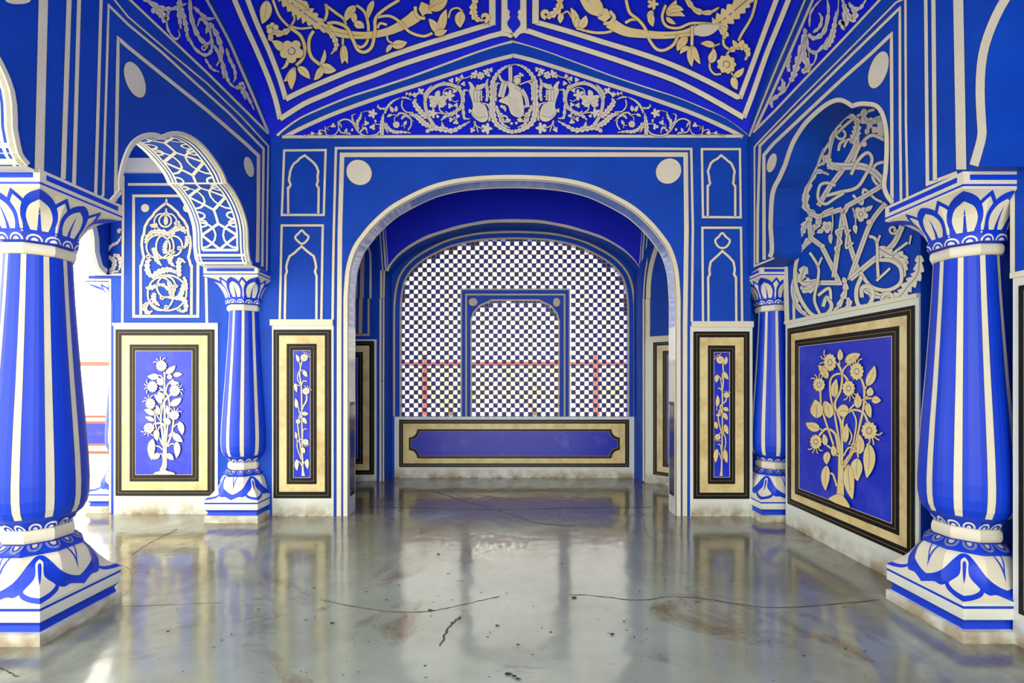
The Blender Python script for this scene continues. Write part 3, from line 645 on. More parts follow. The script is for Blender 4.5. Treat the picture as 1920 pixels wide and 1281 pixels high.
def soffit(curve, X0, X1, parent):
    f, Lg = soffit_surface(curve, X0, X1, 0)
    A = Art(f, z0=.002, dz=3e-4)
    N = 90
    A.ribbon([(.5, Lg*i/N) for i in range(N+1)], [.86]*(N+1), 'cobalt', .0016)
    for t, w_ in ((.11, .035), (.89, .035)): A.ribbon([(t, Lg*i/N) for i in range(N+1)], [w_]*(N+1), 'white', .0028)
    W_ = abs(X1-X0)
    # strapwork drawn in metres across (u) and along (s)
    def st(pts, w_=.02):
        P = []
        for i in range(len(pts)-1):
            for k in range(5): P.append((pts[i][0]+(pts[i+1][0]-pts[i][0])*k/5, pts[i][1]+(pts[i+1][1]-pts[i][1])*k/5))
        P.append(pts[-1]); L, R = [], []
        for i, p in enumerate(P):
            a, b = P[max(0, i-1)], P[min(len(P)-1, i+1)]; dx, dy = (b[0]-a[0])*W_, b[1]-a[1]; l = math.hypot(dx, dy) or 1; nx, ny = -dy/l*w_/2, dx/l*w_/2
            L.append((p[0]+nx/W_, p[1]+ny)); R.append((p[0]-nx/W_, p[1]-ny))
        A.quads(L, R, 'white', st.z); st.z += 2.5e-5
    st.z = .003
    U = Lg*.5/round(Lg*.5/.3) ; s0 = .125
    q0, q1 = .17, .83; k = 0
    per = .29
    nrep = int((Lg-.25)/per); per = (Lg-.25)/nrep
    st([(.05, .02), (.95, .02)], .024); st([(.05, .085), (.95, .085)], .02); st([(.05, Lg-.085), (.95, Lg-.085)], .02); st([(.05, Lg-.02), (.95, Lg-.02)], .024); st([(q0, s0), (q1, s0)]); st([(q0, Lg-s0), (q1, Lg-s0)])
    for r in range(nrep):
        a = s0+r*per; md = .5
        st([(md, a), (md, a+per*.35)]); st([(md, a+per*.33), (q0, a+per*.62)]); st([(md, a+per*.33), (q1, a+per*.62)])
        st([(q0, a+per*.62), (md, a+per*.98)]); st([(q1, a+per*.62), (md, a+per*.98)])
        for q_, sg in ((q0, 1), (q1, -1)):
            st([(q_+sg*.26*math.sin(t), a+per*.62+.10*math.cos(t)) for t in [math.pi*i/8 for i in range(9)]], .015)
            for cc in (.12, .32): st([(q_+sg*.13*math.sin(t), a+per*cc+.028*math.cos(t)) for t in [math.pi*i/6 for i in range(7)]], .014)
    for t in (q0, q1): A.ribbon([(t, s0+(Lg-2*s0)*i/N) for i in range(N+1)], [.035]*(N+1), 'white', .0055)
    A.build('strapwork_soffit', parent)
soffit(arcL1, XL, -2.55, wall_left); soffit(arcL2, XL, -2.55, wall_left)
Bw = [(411.6, 0), (437, 50.6), (453.8, 90.6), (472.8, 130.7), (491.7, 179), (503.5, 219), (510, 254)]
Aw = [(380, -16), (387.6, 0), (408.7, 38), (429.8, 78), (450.8, 126.5), (472, 175), (488.8, 215), (503.5, 250)]
A = Art(S, z0=.0008)
A.poly([(380, -16)]+Aw[1:]+[(240, -4), (200, -38), (200, -60), (360, -60)], 'ultra')
A.stroke(Bw, 4.0, n=3); A.stroke(Aw, 5.0, n=3)
A.stroke([(200, -40), (246, 2), (387.6, 136), (503.5, 251)], 4.4, smooth=False, n=10)
A.stroke([(190, -30), (240, 31.6), (313.8, 95), (387.6, 156), (450.8, 217), (503, 274), (501, 400), (500, 508)], 3.2, smooth=False, n=6)
A.stroke([(186, 372), (193, 366), (203.3, 9.8), (240, 46), (303, 98), (366.5, 156), (429.8, 213), (494, 279), (492.5, 400), (491.5, 500)], 4.6, smooth=False, n=6)
A.stroke([(216, 378), (221.3, 72), (240, 88.5), (324, 156), (387.6, 206.6), (461, 270), (484.5, 292), (484, 400), (482.5, 492)], 6.6, smooth=False, n=6)
A.stroke([(190, -30), (178.7, 371), (224, 386)], 6, smooth=False, n=6)
A.stroke([(81.5, -30), (73, 322)], 17.5, smooth=False); A.stroke([(130, -30), (118, 336)], 9.5, smooth=False); A.stroke([(148.5, -30), (138, 353), (76, 329)], 7.5, smooth=False)
A.build('painted_border', wall_left)
for cx, cy, rx, ry, sl in ((252.5, 149.5, 20.5, 29.5, .8), (466.5, 313, 9.5, 17.2, .84)):
    A = Art(S); A.poly([(cx+rx*math.cos(a), cy+ry*math.sin(a)+sl*rx*math.cos(a)) for a in [2*math.pi*i/48 for i in range(48)]], 'cream', out=.9); A.build('painted_disc', wall_left)
A = Art(SX(-2.12), z0=.002)
A.disc(33, 0, 24, 8); A.build('painted_disc', wall_left)
A = Art(S, z0=.003).at(240, 0, 4.743)
for p, w_, l in (([(100, -40), (260, 60), (380, 80), (520, 30)], 70, 4), ([(200, 90), (280, 110), (330, 180), (360, 90)], 90, 4), ([(340, 180), (350, 260), (410, 345), (455, 320), (440, 260)], 30, 2), ([(460, -40), (450, 100), (465, 260)], 70, 4),
                 ([(470, 60), (510, 230), (530, 370)], 60, 4), ([(545, -20), (560, 160), (620, 320), (700, 390), (740, 330)], 60, 4), ([(530, 320), (590, 430), (680, 490), (740, 440), (730, 300), (680, 180), (600, 60)], 42, 6),
                 ([(580, 60), (690, 160), (770, 160)], 50, 3), ([(720, 200), (790, 320), (830, 480), (780, 590)], 66, 4), ([(690, 300), (700, 220), (640, 170), (610, 240)], 46, 3), ([(760, 400), (820, 520), (860, 640), (900, 740), (980, 800)], 50, 5),
                 ([(680, 520), (740, 610), (810, 640)], 34, 3), ([(830, 560), (840, 640), (850, 700)], 40, 2), ([(870, 430), (900, 530), (940, 610), (950, 690), (930, 735)], 46, 4), ([(950, 780), (1000, 780), (1060, 860), (1118, 980)], 56, 4), ([(1000, 800), (1030, 850), (1040, 890)], 40, 2), ([(980, 760), (1010, 740), (1040, 790)], 40, 2)):
    A.acanth(p, w_, lobes=l, n=7)
A.spiral(672, 430, 30, 8, 0, -1.2, 12); A.build('leaf_scroll_relief', wall_left)
# ------------------------------------------------------------------ right wall
arcR1px = [(1447.5, 484), (1452, 468), (1449.5, 425), (1453, 365), (1466, 335), (1477, 310), (1485, 285), (1495, 262), (1514, 234), (1537.5, 211), (1558.6, 196), (1577.6, 192), (1597.6, 203.4), (1613, 199), (1626, 199), (1641, 202), (1651, 215), (1657.6, 242), (1659, 280), (1657, 320), (1654, 348), (1660, 368), (1671, 383)]
SR = SX(XR)
arcR1 = [(SR(x, y)[0].y, SR(x, y)[0].z) for x, y in arcR1px]
arcR2 = [(c-.02 if c < 1.5 else c, z) for c, z in [(1.43+(p[0]-YC)*.98, p[1]+.0) for p in arcR1]]
r2 = [(1.993, 2.777), (2.052, 2.703), (2.089, 2.607), (2.10, 2.465), (2.091, 2.280), (2.098, 2.235), (2.129, 2.144)]
half = [(2.129, 2.144), (2.098, 2.235), (2.091, 2.28), (2.10, 2.465), (2.089, 2.607), (2.052, 2.703), (1.993, 2.777), (1.90, 2.84), (1.80, 2.86), (1.72, 2.87), (1.62, 2.94), (1.52, 2.97), (1.43, 2.98)]
arcR2 = cat(half[:3], 3)[:-1]+cat(half[2:10], 3)[:-1]+cat(half[9:], 3); arcR2 = arcR2+[(2.86-y, z) for y, z in reversed(arcR2[:-1])]
arcR1s = cat(arcR1[:3], 3)[:-1]+cat(arcR1[2:6], 3)[:-1]+cat(arcR1[5:13], 3)[:-1]+cat(arcR1[12:20], 3)[:-1]+cat(arcR1[19:], 3)
loop = [(4.215, 2.13)]+arcR1s+arcR2+[(.7, 2.13), (.7, 0), (-1.69, 0), (-1.69, 4.2), (4.215, 4.2)]  # solid stretch out of view, run on to cut the light entering
q = MB(); q.prism([loop], toX, XR, XRB, 0, 0)
q.box((XRB, -1.69, 0), (XRB+.31, 2.19, 2.13), 0); q.box((XRB, 2.69, 0), (XRB+.31, 4.0, 2.13), 0); q.box((XRB, -1.69, 2.13), (XRB+.31, 4.215, 4.2), 0)
q.box((2.56, 2.19, 0), (2.60, 2.69, 2.13), 0); q.box((2.56, 4.0, 0), (2.60, 4.413, 2.13), 0)
wall_right = struct(q.build('wall_right', ['cobalt']))
S = SR
A = Art(S, z0=.002)
def rim2(A, px_inner, wdt):
    A.ribbon(px_inner, [(0, wdt)]*len(px_inner), 'line', A.z, .8); A.ribbon(px_inner, [(0, wdt)]*len(px_inner), 'cream', A.z+.00004); A.z += .0002
pr = cat(arcR1px[:3], 4)[:-1]+cat(arcR1px[2:6], 4)[:-1]+cat(arcR1px[5:13], 4)[:-1]+cat(arcR1px[12:20], 4)[:-1]+cat(arcR1px[19:], 4)
rim2(A, pr, 8.5)
r2px = [(XR*F/y+VX, VY-(z-HC)*F/y) for y, z in arcR2[:22]]
rim2(A, r2px, 17)
A.build('arch_rim', wall_right)
AR = [(1401, 262+0), (1408, 250), (1421, 222), (1445, 185), (1474, 118), (1499.6, 59), (1525, 0), (1533, -20)]
A = Art(S, z0=.0008)
TR = (1390, 0, 4.745); Q = lambda pts: lo_(TR, pts)
A.poly(Q([(120, 1175), (260, 880), (400, 560), (520, 280), (660, -60), (1300, -60), (1200, 30), (900, 350), (600, 660), (300, 980)]), 'ultra')
A.stroke(Q([(70, 1215), (190, 905), (330, 560), (450, 280), (575, -20)]), 3.8, n=3)
A.stroke(Q([(112, 1175), (260, 862), (400, 548), (520, 270), (645, -20)]), 5.0, n=3)
A.stroke(Q([(105, 1178), (300, 985), (600, 668), (900, 355), (1240, -10)]), 4.4, smooth=False, n=6)
A.stroke(Q([(1520, -40), (1380, 20), (900, 505), (500, 905), (140, 1281), (118, 1310)])+[(1415, 400), (1414.8, 499), (1452, 484)], 3.2, smooth=False, n=5)
A.stroke([(1702, 384), (1699, 230), (1698, -10)], 4.5, smooth=False, n=5)
A.stroke([(1671, 405), (1690, 390), (1688, 230), (1687.5, 15), (1603, 97), (1515, 184), (1425, 273), (1421, 400), (1420.5, 494)], 5.2, smooth=False, n=6)
A.stroke([(1673, 395), (1672.5, 230), (1671.8, 64), (1632, 102), (1580, 148), (1516, 208), (1450, 270), (1432.5, 291), (1433, 487)], 6.4, smooth=False, n=6)
A.stroke([(1736, -20), (1739.5, 345), (1795, 324)], 6.6, smooth=False, n=5); A.stroke([(1750.5, -20), (1753.5, 338)], 8, smooth=False); A.stroke([(1797, -20), (1803, 318)], 19, smooth=False)
A.build('painted_border', wall_right)
for cx, cy, rx, ry, sl in ((1647.5, 131, 19.5, 30.5, -.84), (1447.3, 305.5, 9.5, 16, -.83)):
    A = Art(S); A.poly([(cx+rx*math.cos(a), cy+ry*math.sin(a)+sl*rx*math.cos(a)) for a in [2*math.pi*i/48 for i in range(48)]], 'cream', out=.9); A.build('painted_disc', wall_right)
A = Art(S, z0=.003).at(*TR)
for p, w_, l in (([(280, 960), (270, 900), (330, 850), (400, 790), (440, 720)], 50, 3), ([(330, 800), (380, 760), (360, 700)], 60, 3), ([(440, 730), (480, 640), (520, 500), (570, 300), (560, 250)], 90, 6), ([(430, 640), (420, 570), (450, 490)], 50, 3),
                 ([(540, 640), (600, 600), (560, 480), (580, 330)], 90, 5), ([(590, 330), (600, 430), (660, 470), (740, 400), (800, 300), (860, 120), (870, -30)], 44, 6), ([(600, 300), (650, 340), (740, 280), (780, 100), (760, -40)], 60, 5),
                 ([(610, 240), (620, 120), (680, 30), (740, -20)], 30, 3), ([(640, 290), (700, 240), (720, 160), (690, 110)], 44, 3), ([(740, 440), (800, 360), (830, 240), (850, 100)], 80, 6), ([(880, 180), (920, 230), (930, 100), (900, -20)], 90, 4),
                 ([(920, 60), (980, 170), (1020, 120), (960, 20)], 90, 4), ([(960, 40), (1050, 80), (1120, -10)], 50, 3), ([(570, 620), (650, 560), (670, 470), (610, 460), (610, 520)], 26, 3)):
    A.acanth(p, w_, lobes=l, n=7)
A.build('leaf_scroll_relief', wall_right)
# back of the recess: white dado plaster, ledge, vine
q = MB(); q.box((XRB-.01, .7, 0), (XRB, 2.185, 1.66)); q.box((XRB-.01, 2.69, 0), (XRB, 4.0, 1.66)); q.build('dado_plaster', ['dado'], wall_right)
q = MB(); q.box((XRB-.025, .7, 1.66), (XRB, 2.185, 1.685)); q.box((XRB-.025, 2.69, 1.66), (XRB, 4.0, 1.685)); q.build('dado_ledge', ['cream'], wall_right)
SB = SX(XRB)
A = Art(SB)
A.stroke([(1489, 606), (1489, 520), (1497, 460), (1499, 410), (1503, 368), (1517, 335), (1532, 312), (1541, 290), (1563, 258), (1590, 231), (1615, 214), (1640, 205)], 5.2, n=4)
A.stroke([(1476, 606), (1473, 500)], 9, smooth=False, out=0)
A.stroke([(1928, 20), (1920, 53), (1905, 106), (1898.8, 170), (1901, 226), (1906, 255), (1904, 273), (1887, 321)], 12, n=4); A.stroke([(1899, 322), (1899, 520)], 9, smooth=False, out=.5)
A.build('painted_border', wall_right)
A = Art(SB, z0=.003).at(1470, 180, 2.911)
A.acanth([(70, 960), (50, 1060), (80, 1160), (150, 1215)], 60, lobes=5, side=2); A.acanth([(120, 930), (100, 1010), (200, 1010)], 80, lobes=3); A.acanth([(200, 1010), (130, 1060), (90, 1040)], 60, lobes=3)
A.stroke([(150, 790), (90, 850), (62, 960), (80, 1080), (150, 1190), (220, 1200), (262, 1150), (235, 1100), (215, 1150)], 20)
A.acanth([(165, 650), (120, 600), (130, 500), (180, 415), (250, 430)], 60, lobes=5, side=3); A.acanth([(150, 660), (110, 720), (95, 770)], 60, lobes=3); A.acanth([(150, 720), (190, 700), (160, 620)], 44, lobes=2)
A.stroke([(75, 700), (78, 600), (90, 520)], 12, smooth=False, out=.8); A.acanth([(90, 840), (140, 780), (180, 700)], 44, lobes=3)
A.stroke([(120, 480), (190, 370), (210, 280), (200, 270)], 14); A.acanth([(180, 380), (220, 360), (200, 280)], 26, lobes=3)
A.stroke([(190, 600), (250, 500), (330, 390), (395, 270), (400, 190)], 28, mid='shade'); A.acanth([(370, 260), (400, 190), (400, 110)], 70, lobes=4); A.acanth([(420, 150), (350, 110), (290, 170), (260, 270), (250, 380)], 60, lobes=7, side=1)
A.spiral(318, 205, 42, 14, -90, -.95, 13, ry=1.1); A.stroke([(300, 300), (310, 260), (340, 240)], 16); A.stroke([(330, 280), (350, 240), (370, 240)], 14)
A.acanth([(440, 70), (450, 140), (540, 110)], 60, lobes=3); A.acanth([(450, 210), (480, 150), (540, 130)], 40, lobes=3); A.tri(530, 185, 50, k=4)
A.stroke([(550, 240), (480, 215), (420, 270), (385, 350), (375, 380)], 18); A.disc(440, 262, 16); A.stroke([(550, 360), (500, 380), (490, 450), (530, 500)], 16)
A.stroke([(240, 380), (330, 385), (430, 385), (500, 420), (545, 470)], 38, mid='shade'); A.acanth([(235, 320), (260, 380), (320, 400)], 56, lobes=4)
A.stroke([(370, 430), (410, 350), (460, 310), (485, 350), (450, 430), (400, 500), (310, 525), (230, 545)], 18); A.stroke([(285, 490), (240, 475), (200, 490), (190, 560), (230, 590), (280, 560), (330, 530)], 16)
A.stroke([(380, 540), (430, 590), (440, 510), (500, 560), (540, 580)], 14)
A.stroke([(140, 640), (190, 660), (310, 620), (330, 640), (350, 600), (440, 550), (555, 480)], 26, smooth=False, mid='shade', n=3)
A.stroke([(140, 690), (150, 775), (210, 820), (265, 930), (305, 1020), (205, 1020)], 26, smooth=False, mid='shade', n=3)
A.stroke([(325, 640), (300, 820), (275, 990)], 26, smooth=False, mid='shade'); A.stroke([(325, 640), (365, 820), (410, 960)], 26, smooth=False, mid='shade')
A.stroke([(560, 585), (480, 690), (420, 840), (360, 1005)], 26, mid='shade'); A.stroke([(650, 710), (600, 810), (500, 890), (365, 1000)], 30, mid='shade')
A.spiral(600, 730, 26, 8, 0, 1.2, 12); A.disc(470, 690, 16); A.disc(214, 820, 13)
A.acanth([(520, 830), (590, 870), (650, 880), (680, 920)], 90, lobes=4); A.acanth([(600, 880), (650, 920), (660, 990)], 80, lobes=3)
A.stroke([(420, 960), (480, 1040), (570, 1060), (640, 1020), (640, 940), (590, 900), (520, 895)], 20)
A.acanth([(745, 870), (735, 970), (680, 1040), (620, 1100), (480, 1080), (430, 1030)], 90, lobes=8); A.spiral(575, 1105, 34, 8, 180, 1.1, 18)
A.stroke([(430, 980), (400, 1060), (410, 1140), (460, 1150), (490, 1090), (470, 1040), (430, 1050), (430, 1100)], 22)
A.acanth([(330, 990), (340, 1060), (300, 1150), (260, 1190)], 44, lobes=4); A.stroke([(290, 1180), (330, 1160), (400, 1165)], 12); A.acanth([(350, 1175), (360, 1130), (350, 1100)], 50, lobes=2)
A.stroke([(145, 855), (190, 930), (190, 1000), (170, 1110), (200, 1190)], 15); A.stroke([(212, 880), (190, 930)], 12); A.stroke([(190, 1090), (250, 1050), (260, 1110)], 16)
A.stroke([(470, 765), (510, 790), (515, 900), (520, 1000)], 16); A.stroke([(530, 760), (515, 800)], 12); A.stroke([(585, 940), (510, 1010)], 13); A.stroke([(680, 800), (600, 860)], 14); A.stroke([(700, 760), (690, 810)], 10)
A.five(425, 645, 42); A.five(241, 715, 34); A.leaf(445, 625, 490, 597, 26); A.stroke([(380, 610), (395, 660), (397, 700)], 7); A.leaf(397, 700, 400, 752, 26); A.stroke([(268, 640), (272, 700), (264, 750)], 7); A.leaf(264, 750, 263, 808, 24); A.leaf(222, 735, 185, 748, 26)
A.stroke([(205, 700), (215, 640), (275, 610)], 9); A.stroke([(300, 860), (285, 830), (320, 800), (290, 740), (340, 720)], 12); A.stroke([(385, 800), (345, 830), (350, 760), (370, 730)], 11)
A.build('vine_strapwork_relief', wall_right)
# ------------------------------------------------------------------ pillars
def lerp(a, b, t): return a+(b-a)*t
def sect(th, q, n8=8):
    o = math.cos(math.pi/n8)/math.cos(((th+math.pi/n8*0+math.pi/n8) % (2*math.pi/n8))-math.pi/n8)
    sq = 1/max(abs(math.cos(th)), abs(math.sin(th))); return o*(1-q)+sq*q
HB = .22
def loft(prof, nth=64, mats=None):
    """prof: list of (z, r, q, matindex)"""
    V, Fc, Fm = [], [], []
    for z, r, qq, mi in prof:
        for i in range(nth):
            th = 2*math.pi*i/nth; rr = r*sect(th, qq); V.append((rr*math.cos(th), rr*math.sin(th), z))
    for j in range(len(prof)-1):
        for i in range(nth):
            Fc.append((j*nth+i, j*nth+(i+1) % nth, (j+1)*nth+(i+1) % nth, (j+1)*nth+i)); Fm.append(prof[j][3])
    Fc.append(tuple(range(nth))[::-1]); Fm.append(prof[0][3]); Fc.append(tuple((len(prof)-1)*nth+i for i in range(nth))); Fm.append(prof[-2][3])
    return V, Fc, Fm
CAP = [(0, .150, 0), (.25, .163, .02), (.5, .182, .12), (.75, .204, .4), (.9, .218, .75), (1.0, .228, 1.0)]
LOT = [(0, .228, 1.0), (.08, .217, .95), (.25, .205, .7), (.5, .201, .35), (.8, .190, .1), (.93, .178, 0), (1.0, .164, 0)]
def curve_of(tab, t):
    for i in range(len(tab)-1):
        if t <= tab[i+1][0]:
            k = (t-tab[i][0])/(tab[i+1][0]-tab[i][0]); return lerp(tab[i][1], tab[i+1][1], k), lerp(tab[i][2], tab[i+1][2], k)
    return tab[-1][1], tab[-1][2]
def psurf(tab, z0, z1):
    def P(th, t):
        t = max(0, min(1, t)); r, qq = curve_of(tab, t); a = math.radians(th); rr = r*sect(a, qq); return Vector((rr*math.cos(a), rr*math.sin(a), lerp(z0, z1, t)))
    def f(th, t):
        p = P(th, t); a = P(th+1, t)-P(th-1, t); b = P(th, min(1, t+.03))-P(th, max(0, t-.03)); n = a.cross(b).normalized()
        if n.x*p.x+n.y*p.y < 0: n = -n
        return p, n
    return f
def dens(P, k=4):
    out = []
    for i in range(len(P)):
        a, b = P[i], P[(i+1) % len(P)]
        for j in range(k): out.append((a[0]+(b[0]-a[0])*j/k, a[1]+(b[1]-a[1])*j/k))
    return out
def petal(A, c, P, m, z):
    """P: half outline [(dtheta,t)...] from base to tip, mirrored about c: strips between both sides"""
    H = cat(P, 5)
    # split into a grid across so it follows the facets
    K = 12
    for k in range(K):
        u0, u1 = -1+2*k/K, -1+2*(k+1)/K
        A.quads([(c+d*u0, t) for d, t in H], [(c+d*u1, t) for d, t in H], m, z)
def make_pillar(name, loc, label):
    root = empty(name, loc, label, 'pillar', 'carved blue and white pillars')
    def add(nm, V, Fc, mats, Fm=None, sm_=False):
        o = link(nm, V, Fc, mats, Fm, None, sm_); o.parent = root; return o
    h = HB
    V, Fc, Fm = loft([(0, h+.006, 1, 0), (.052, h+.006, 1, 0), (.058, h-.010, 1, 1), (.085, h-.016, 1, 1), (.104, h-.002, 1, 1), (.108, h+.004, 1, 0), (.155, h+.002, 1, 0), (.157, h+.002, 1, 1), (.168, h+.004, 1, 1), (.170, h+.004, 1, 0), (.186, h+.003, 1, 0)], 64)
    pl = add('plinth', V, Fc, ['dado', 'stripe'], Fm)
    # lotus foot
    zs0, zs1 = .186, .372
    V, Fc, Fm = loft([(lerp(zs0, zs1, t), r, qq, 0) for t in [i/14 for i in range(15)] for r, qq in [curve_of(LOT, t)]], 96)
    lf = add('lotus_foot', V, Fc, ['cream'], None, False)
    A = Art(psurf(LOT, zs0, zs1)); z = .0012
    for k in range(4):
        c = 90*k
        for sg in (-1, 1):
            up_ = [(0, .24), (10, .32), (22, .50), (32, .80), (39, .95), (45, .98)]; dn = [(0, .02), (8, .09), (16, .15), (24, .14), (32, .24), (45, .30)]
            N = 18; U = cat(up_, 5); D = cat(dn, 5)
            Dd = [interp(x, [d[0] for d in D], [d[1] for d in D]) for x, y in U]
            for kk in range(6): A.quads([(c+sg*x, lerp(y, Dd[i], kk/6)) for i, (x, y) in enumerate(U)], [(c+sg*x, lerp(y, Dd[i], (kk+1)/6)) for i, (x, y) in enumerate(U)], 'stripe', z)
        petal(A, c, [(0, .42), (2, .7), (7, .99), (8, 1.0)], 'stripe', z+.0004); petal(A, c, [(0, .72), (2, .86), (5, 1.0)], 'cream', z+.0008)
        c2 = 45+90*k
        petal(A, c2, [(0, .02), (7, .05), (14, .12), (17, .24), (12, .36), (9, .45), (5, .7), (3, .9), (0, .97)], 'stripe', z+.0006)
        petal(A, c2, [(0, .12), (7, .15), (13, .23), (12, .30), (7, .42), (4.2, .52), (3.6, .66), (4, .82), (0, .9)], 'cream', z+.001); petal(A, c2, [(0, .34), (1.0, .5), (1.8, .76), (0, .82)], 'stripe', z+.0014)
    A.build('painted_petals', lf)
    # lower rings
    V, Fc, Fm = loft([(.372, .168, 0, 0), (.385, .176, 0, 0), (.395, .168, 0, 0), (.42, .136, 0, 0)], 64); cl_ = add('scalloped_collar', V, Fc, ['stripe'])
    A = Art(psurf([(0, .1725, 0), (1, .140, 0)], .390, .418))
    for k in range(14):
        c = 360/14*k; A.quads([(c+11*math.cos(a), .95-1.0*math.sin(a)) for a in [math.pi*i/8 for i in range(9)]], [(c+7*math.cos(a), .95-.72*math.sin(a)) for a in [math.pi*i/8 for i in range(9)]], 'shade', .003)
        petal(A, c, [(0, .45), (3, .6), (4, .95)], 'bargrey', .003)
    A.build('scallop_relief', cl_)
    def ring(z0, z1, r0, r1):
        pr = [(z0, r0, 0, 0)]+[(lerp(z0, z1, .5-.5*math.cos(math.pi*i/8)), r0+(r1-r0)*math.sin(math.pi*i/8)**.6, 0, 0) for i in range(1, 8)]+[(z1, r0, 0, 0)]
        V, Fc, Fm = loft(pr, 48); add('ring_moulding', V, Fc, ['cream'])
    ring(.42, .484, .118, .140); ring(1.793, 1.850, .118, .146)
    V, Fc, Fm = loft([(.484, .122, 0, 0), (.528, .150, 0, 0)], 64); cl_ = add('petal_collar', V, Fc, ['stripe'])
    A = Art(psurf([(0, .122, 0), (1, .150, 0)], .484, .528))
    for k in range(14):
        c = 360/14*k; A.quads([(c+11*math.cos(a), .05+.75*math.sin(a)) for a in [math.pi*i/8 for i in range(9)]], [(c+8*math.cos(a), .05+.52*math.sin(a)) for a in [math.pi*i/8 for i in range(9)]], 'white', .003)
        petal(A, c, [(4, .06), (3, .25), (0, .38)], 'white', .003)
    A.build('petal_relief', cl_)
    # faceted shaft with painted stripes
    NS = 10; prof = [(.526, .148), (.545, .168), (.58, .184), (.63, .191), (.70, .192), (.82, .187), (1.0, .175), (1.2, .160), (1.4, .147), (1.6, .135), (1.75, .128), (1.793, .126)]
    angs = []
    for k in range(NS):
        c = 360/NS*k+2
        angs += [(c-5.0, .99, 'e'), (c+5.0, .99, 'b'), (c+11.5, .995, 'b'), (c+18, 1.0, 'b'), (c+24.5, .995, 'b')]
    V, Fc, Fm = [], [], []; na = len(angs)
    for z_, r in prof:
        for a, m_, _ in angs: V.append((r*m_*math.cos(math.radians(a)), r*m_*math.sin(math.radians(a)), z_))
    for j in range(len(prof)-1):
        for i in range(na):
            Fc.append((j*na+i, j*na+(i+1) % na, (j+1)*na+(i+1) % na, (j+1)*na+i)); Fm.append(1 if angs[i][2] == 'e' and 0 < j < len(prof)-2+1 else 0)
    sh = add('shaft', V, Fc, ['stripe', 'cream'], Fm)
    q = MB()       # thin dark lines beside each stripe
    for k in range(NS):
        for a in (360/NS*k+2-5.0, 360/NS*k+2+5.0):
            for j in range(1, len(prof)-1):
                z_, r = prof[j]; z2, r2 = prof[j+1]; rr, r3 = r*.99+.0006, r2*.99+.0006; e = .28
                q.face([(rr*math.cos(math.radians(a-e)), rr*math.sin(math.radians(a-e)), z_), (rr*math.cos(math.radians(a+e)), rr*math.sin(math.radians(a+e)), z_), (r3*math.cos(math.radians(a+e)), r3*math.sin(math.radians(a+e)), z2), (r3*math.cos(math.radians(a-e)), r3*math.sin(math.radians(a-e)), z2)])
    o = q.build('stripe_outline', ['line']); o.parent = sh
    # capital
    V, Fc, Fm = loft([(1.850, .128, 0, 0), (1.856, .152, 0, 0), (1.893, .158, 0, 0)], 64); cl_ = add('scalloped_collar', V, Fc, ['stripe'])
    A = Art(psurf([(0, .152, 0), (1, .158, 0)], 1.856, 1.893))
    for k in range(14):
        c = 360/14*k; A.quads([(c+11.5*math.cos(a), .02+.85*math.sin(a)) for a in [math.pi*i/8 for i in range(9)]], [(c+9*math.cos(a), .02+.62*math.sin(a)) for a in [math.pi*i/8 for i in range(9)]], 'white', .0015)
        petal(A, c, [(5, .02), (4, .25), (0, .42)], 'white', .0015)
    A.build('scallop_relief', cl_)
    zc0, zc1 = 1.893, 2.066
    V, Fc, Fm = loft([(lerp(zc0, zc1, t), r, qq, 0) for t in [i/14 for i in range(15)] for r, qq in [curve_of(CAP, t)]], 96); cp_ = add('capital', V, Fc, ['cream'])
    A = Art(psurf(CAP, zc0, zc1)); z = .0012
    A.quads([(a, .10) for a in range(0, 361, 5)], [(a, 0) for a in range(0, 361, 5)], 'stripe', z)
    for k in range(8):
        c = 45*k+22.5; petal(A, c, [(5, .05), (5, .35), (9, .62), (9, .75), (3.5, .90), (0, .985)], 'stripe', z+.0002); petal(A, c, [(1.6, .08), (3, .4), (5.5, .66), (5.5, .72), (0, .86)], 'cream', z+.0006)
    for k in range(8):
        c = 45*k; petal(A, c, [(17.5, .0), (20.5, .25), (20.5, .5), (15, .76), (8, .90), (0, .97)], 'stripe', z+.0009); petal(A, c, [(12, .08), (15, .28), (14.5, .48), (9, .68), (0, .80)], 'cream', z+.0013)
        petal(A, c, [(3.4, .06), (1.8, .3), (.9, .5), (0, .66)], 'stripe', z+.0017)
    A.build('painted_petals', cp_)
    q = MB(); H = .228
    q.box((-H, -H, 2.066), (H, H, 2.145), 0)
    for sg in (-1, 1):
        for ax in (0, 1):
            def strip(z0, z1, a0, a1, m_, e=.0015):
                lo3, hi3 = [0, 0, z0], [0, 0, z1]; o_ = 1-ax; lo3[o_], hi3[o_] = a0, a1; lo3[ax], hi3[ax] = (H, H+e) if sg > 0 else (-H-e, -H); q.box(lo3, hi3, m_)
            strip(2.078, 2.087, -H, H, 1); strip(2.106, 2.130, -H+.03, H-.03, 1)
    o = q.build('abacus', ['cream', 'stripe']); o.parent = root
    return root
P0 = make_pillar('pillar', (-2.345, 2.38, 0), 'large freestanding blue and white pillar cut by the left edge of the picture, nearest on the left')
def copy_tree(o, parent=None):
    c = o.copy(); COL.objects.link(c)
    if parent: c.parent = parent
    for ch in list(o.children): copy_tree(ch, c)
    return c
for loc, lab in (((-2.352, 4.24, 0), 'slim striped pillar under the lattice painted arch, between the two left flower panels'),
                 ((2.275, 2.405, 0), 'large striped pillar half sunk in the right wall, beside the big right flower panel'),
                 ((2.318, 4.262, 0), 'slim quarter of a striped pillar set in the far right corner by the narrow panel'),
                 ((-3.60, 4.535, 0), 'sliver of a pale striped pillar at the bright opening left of the large left flower panel')):
    c = copy_tree(P0); c.location = loc; c['label'] = lab
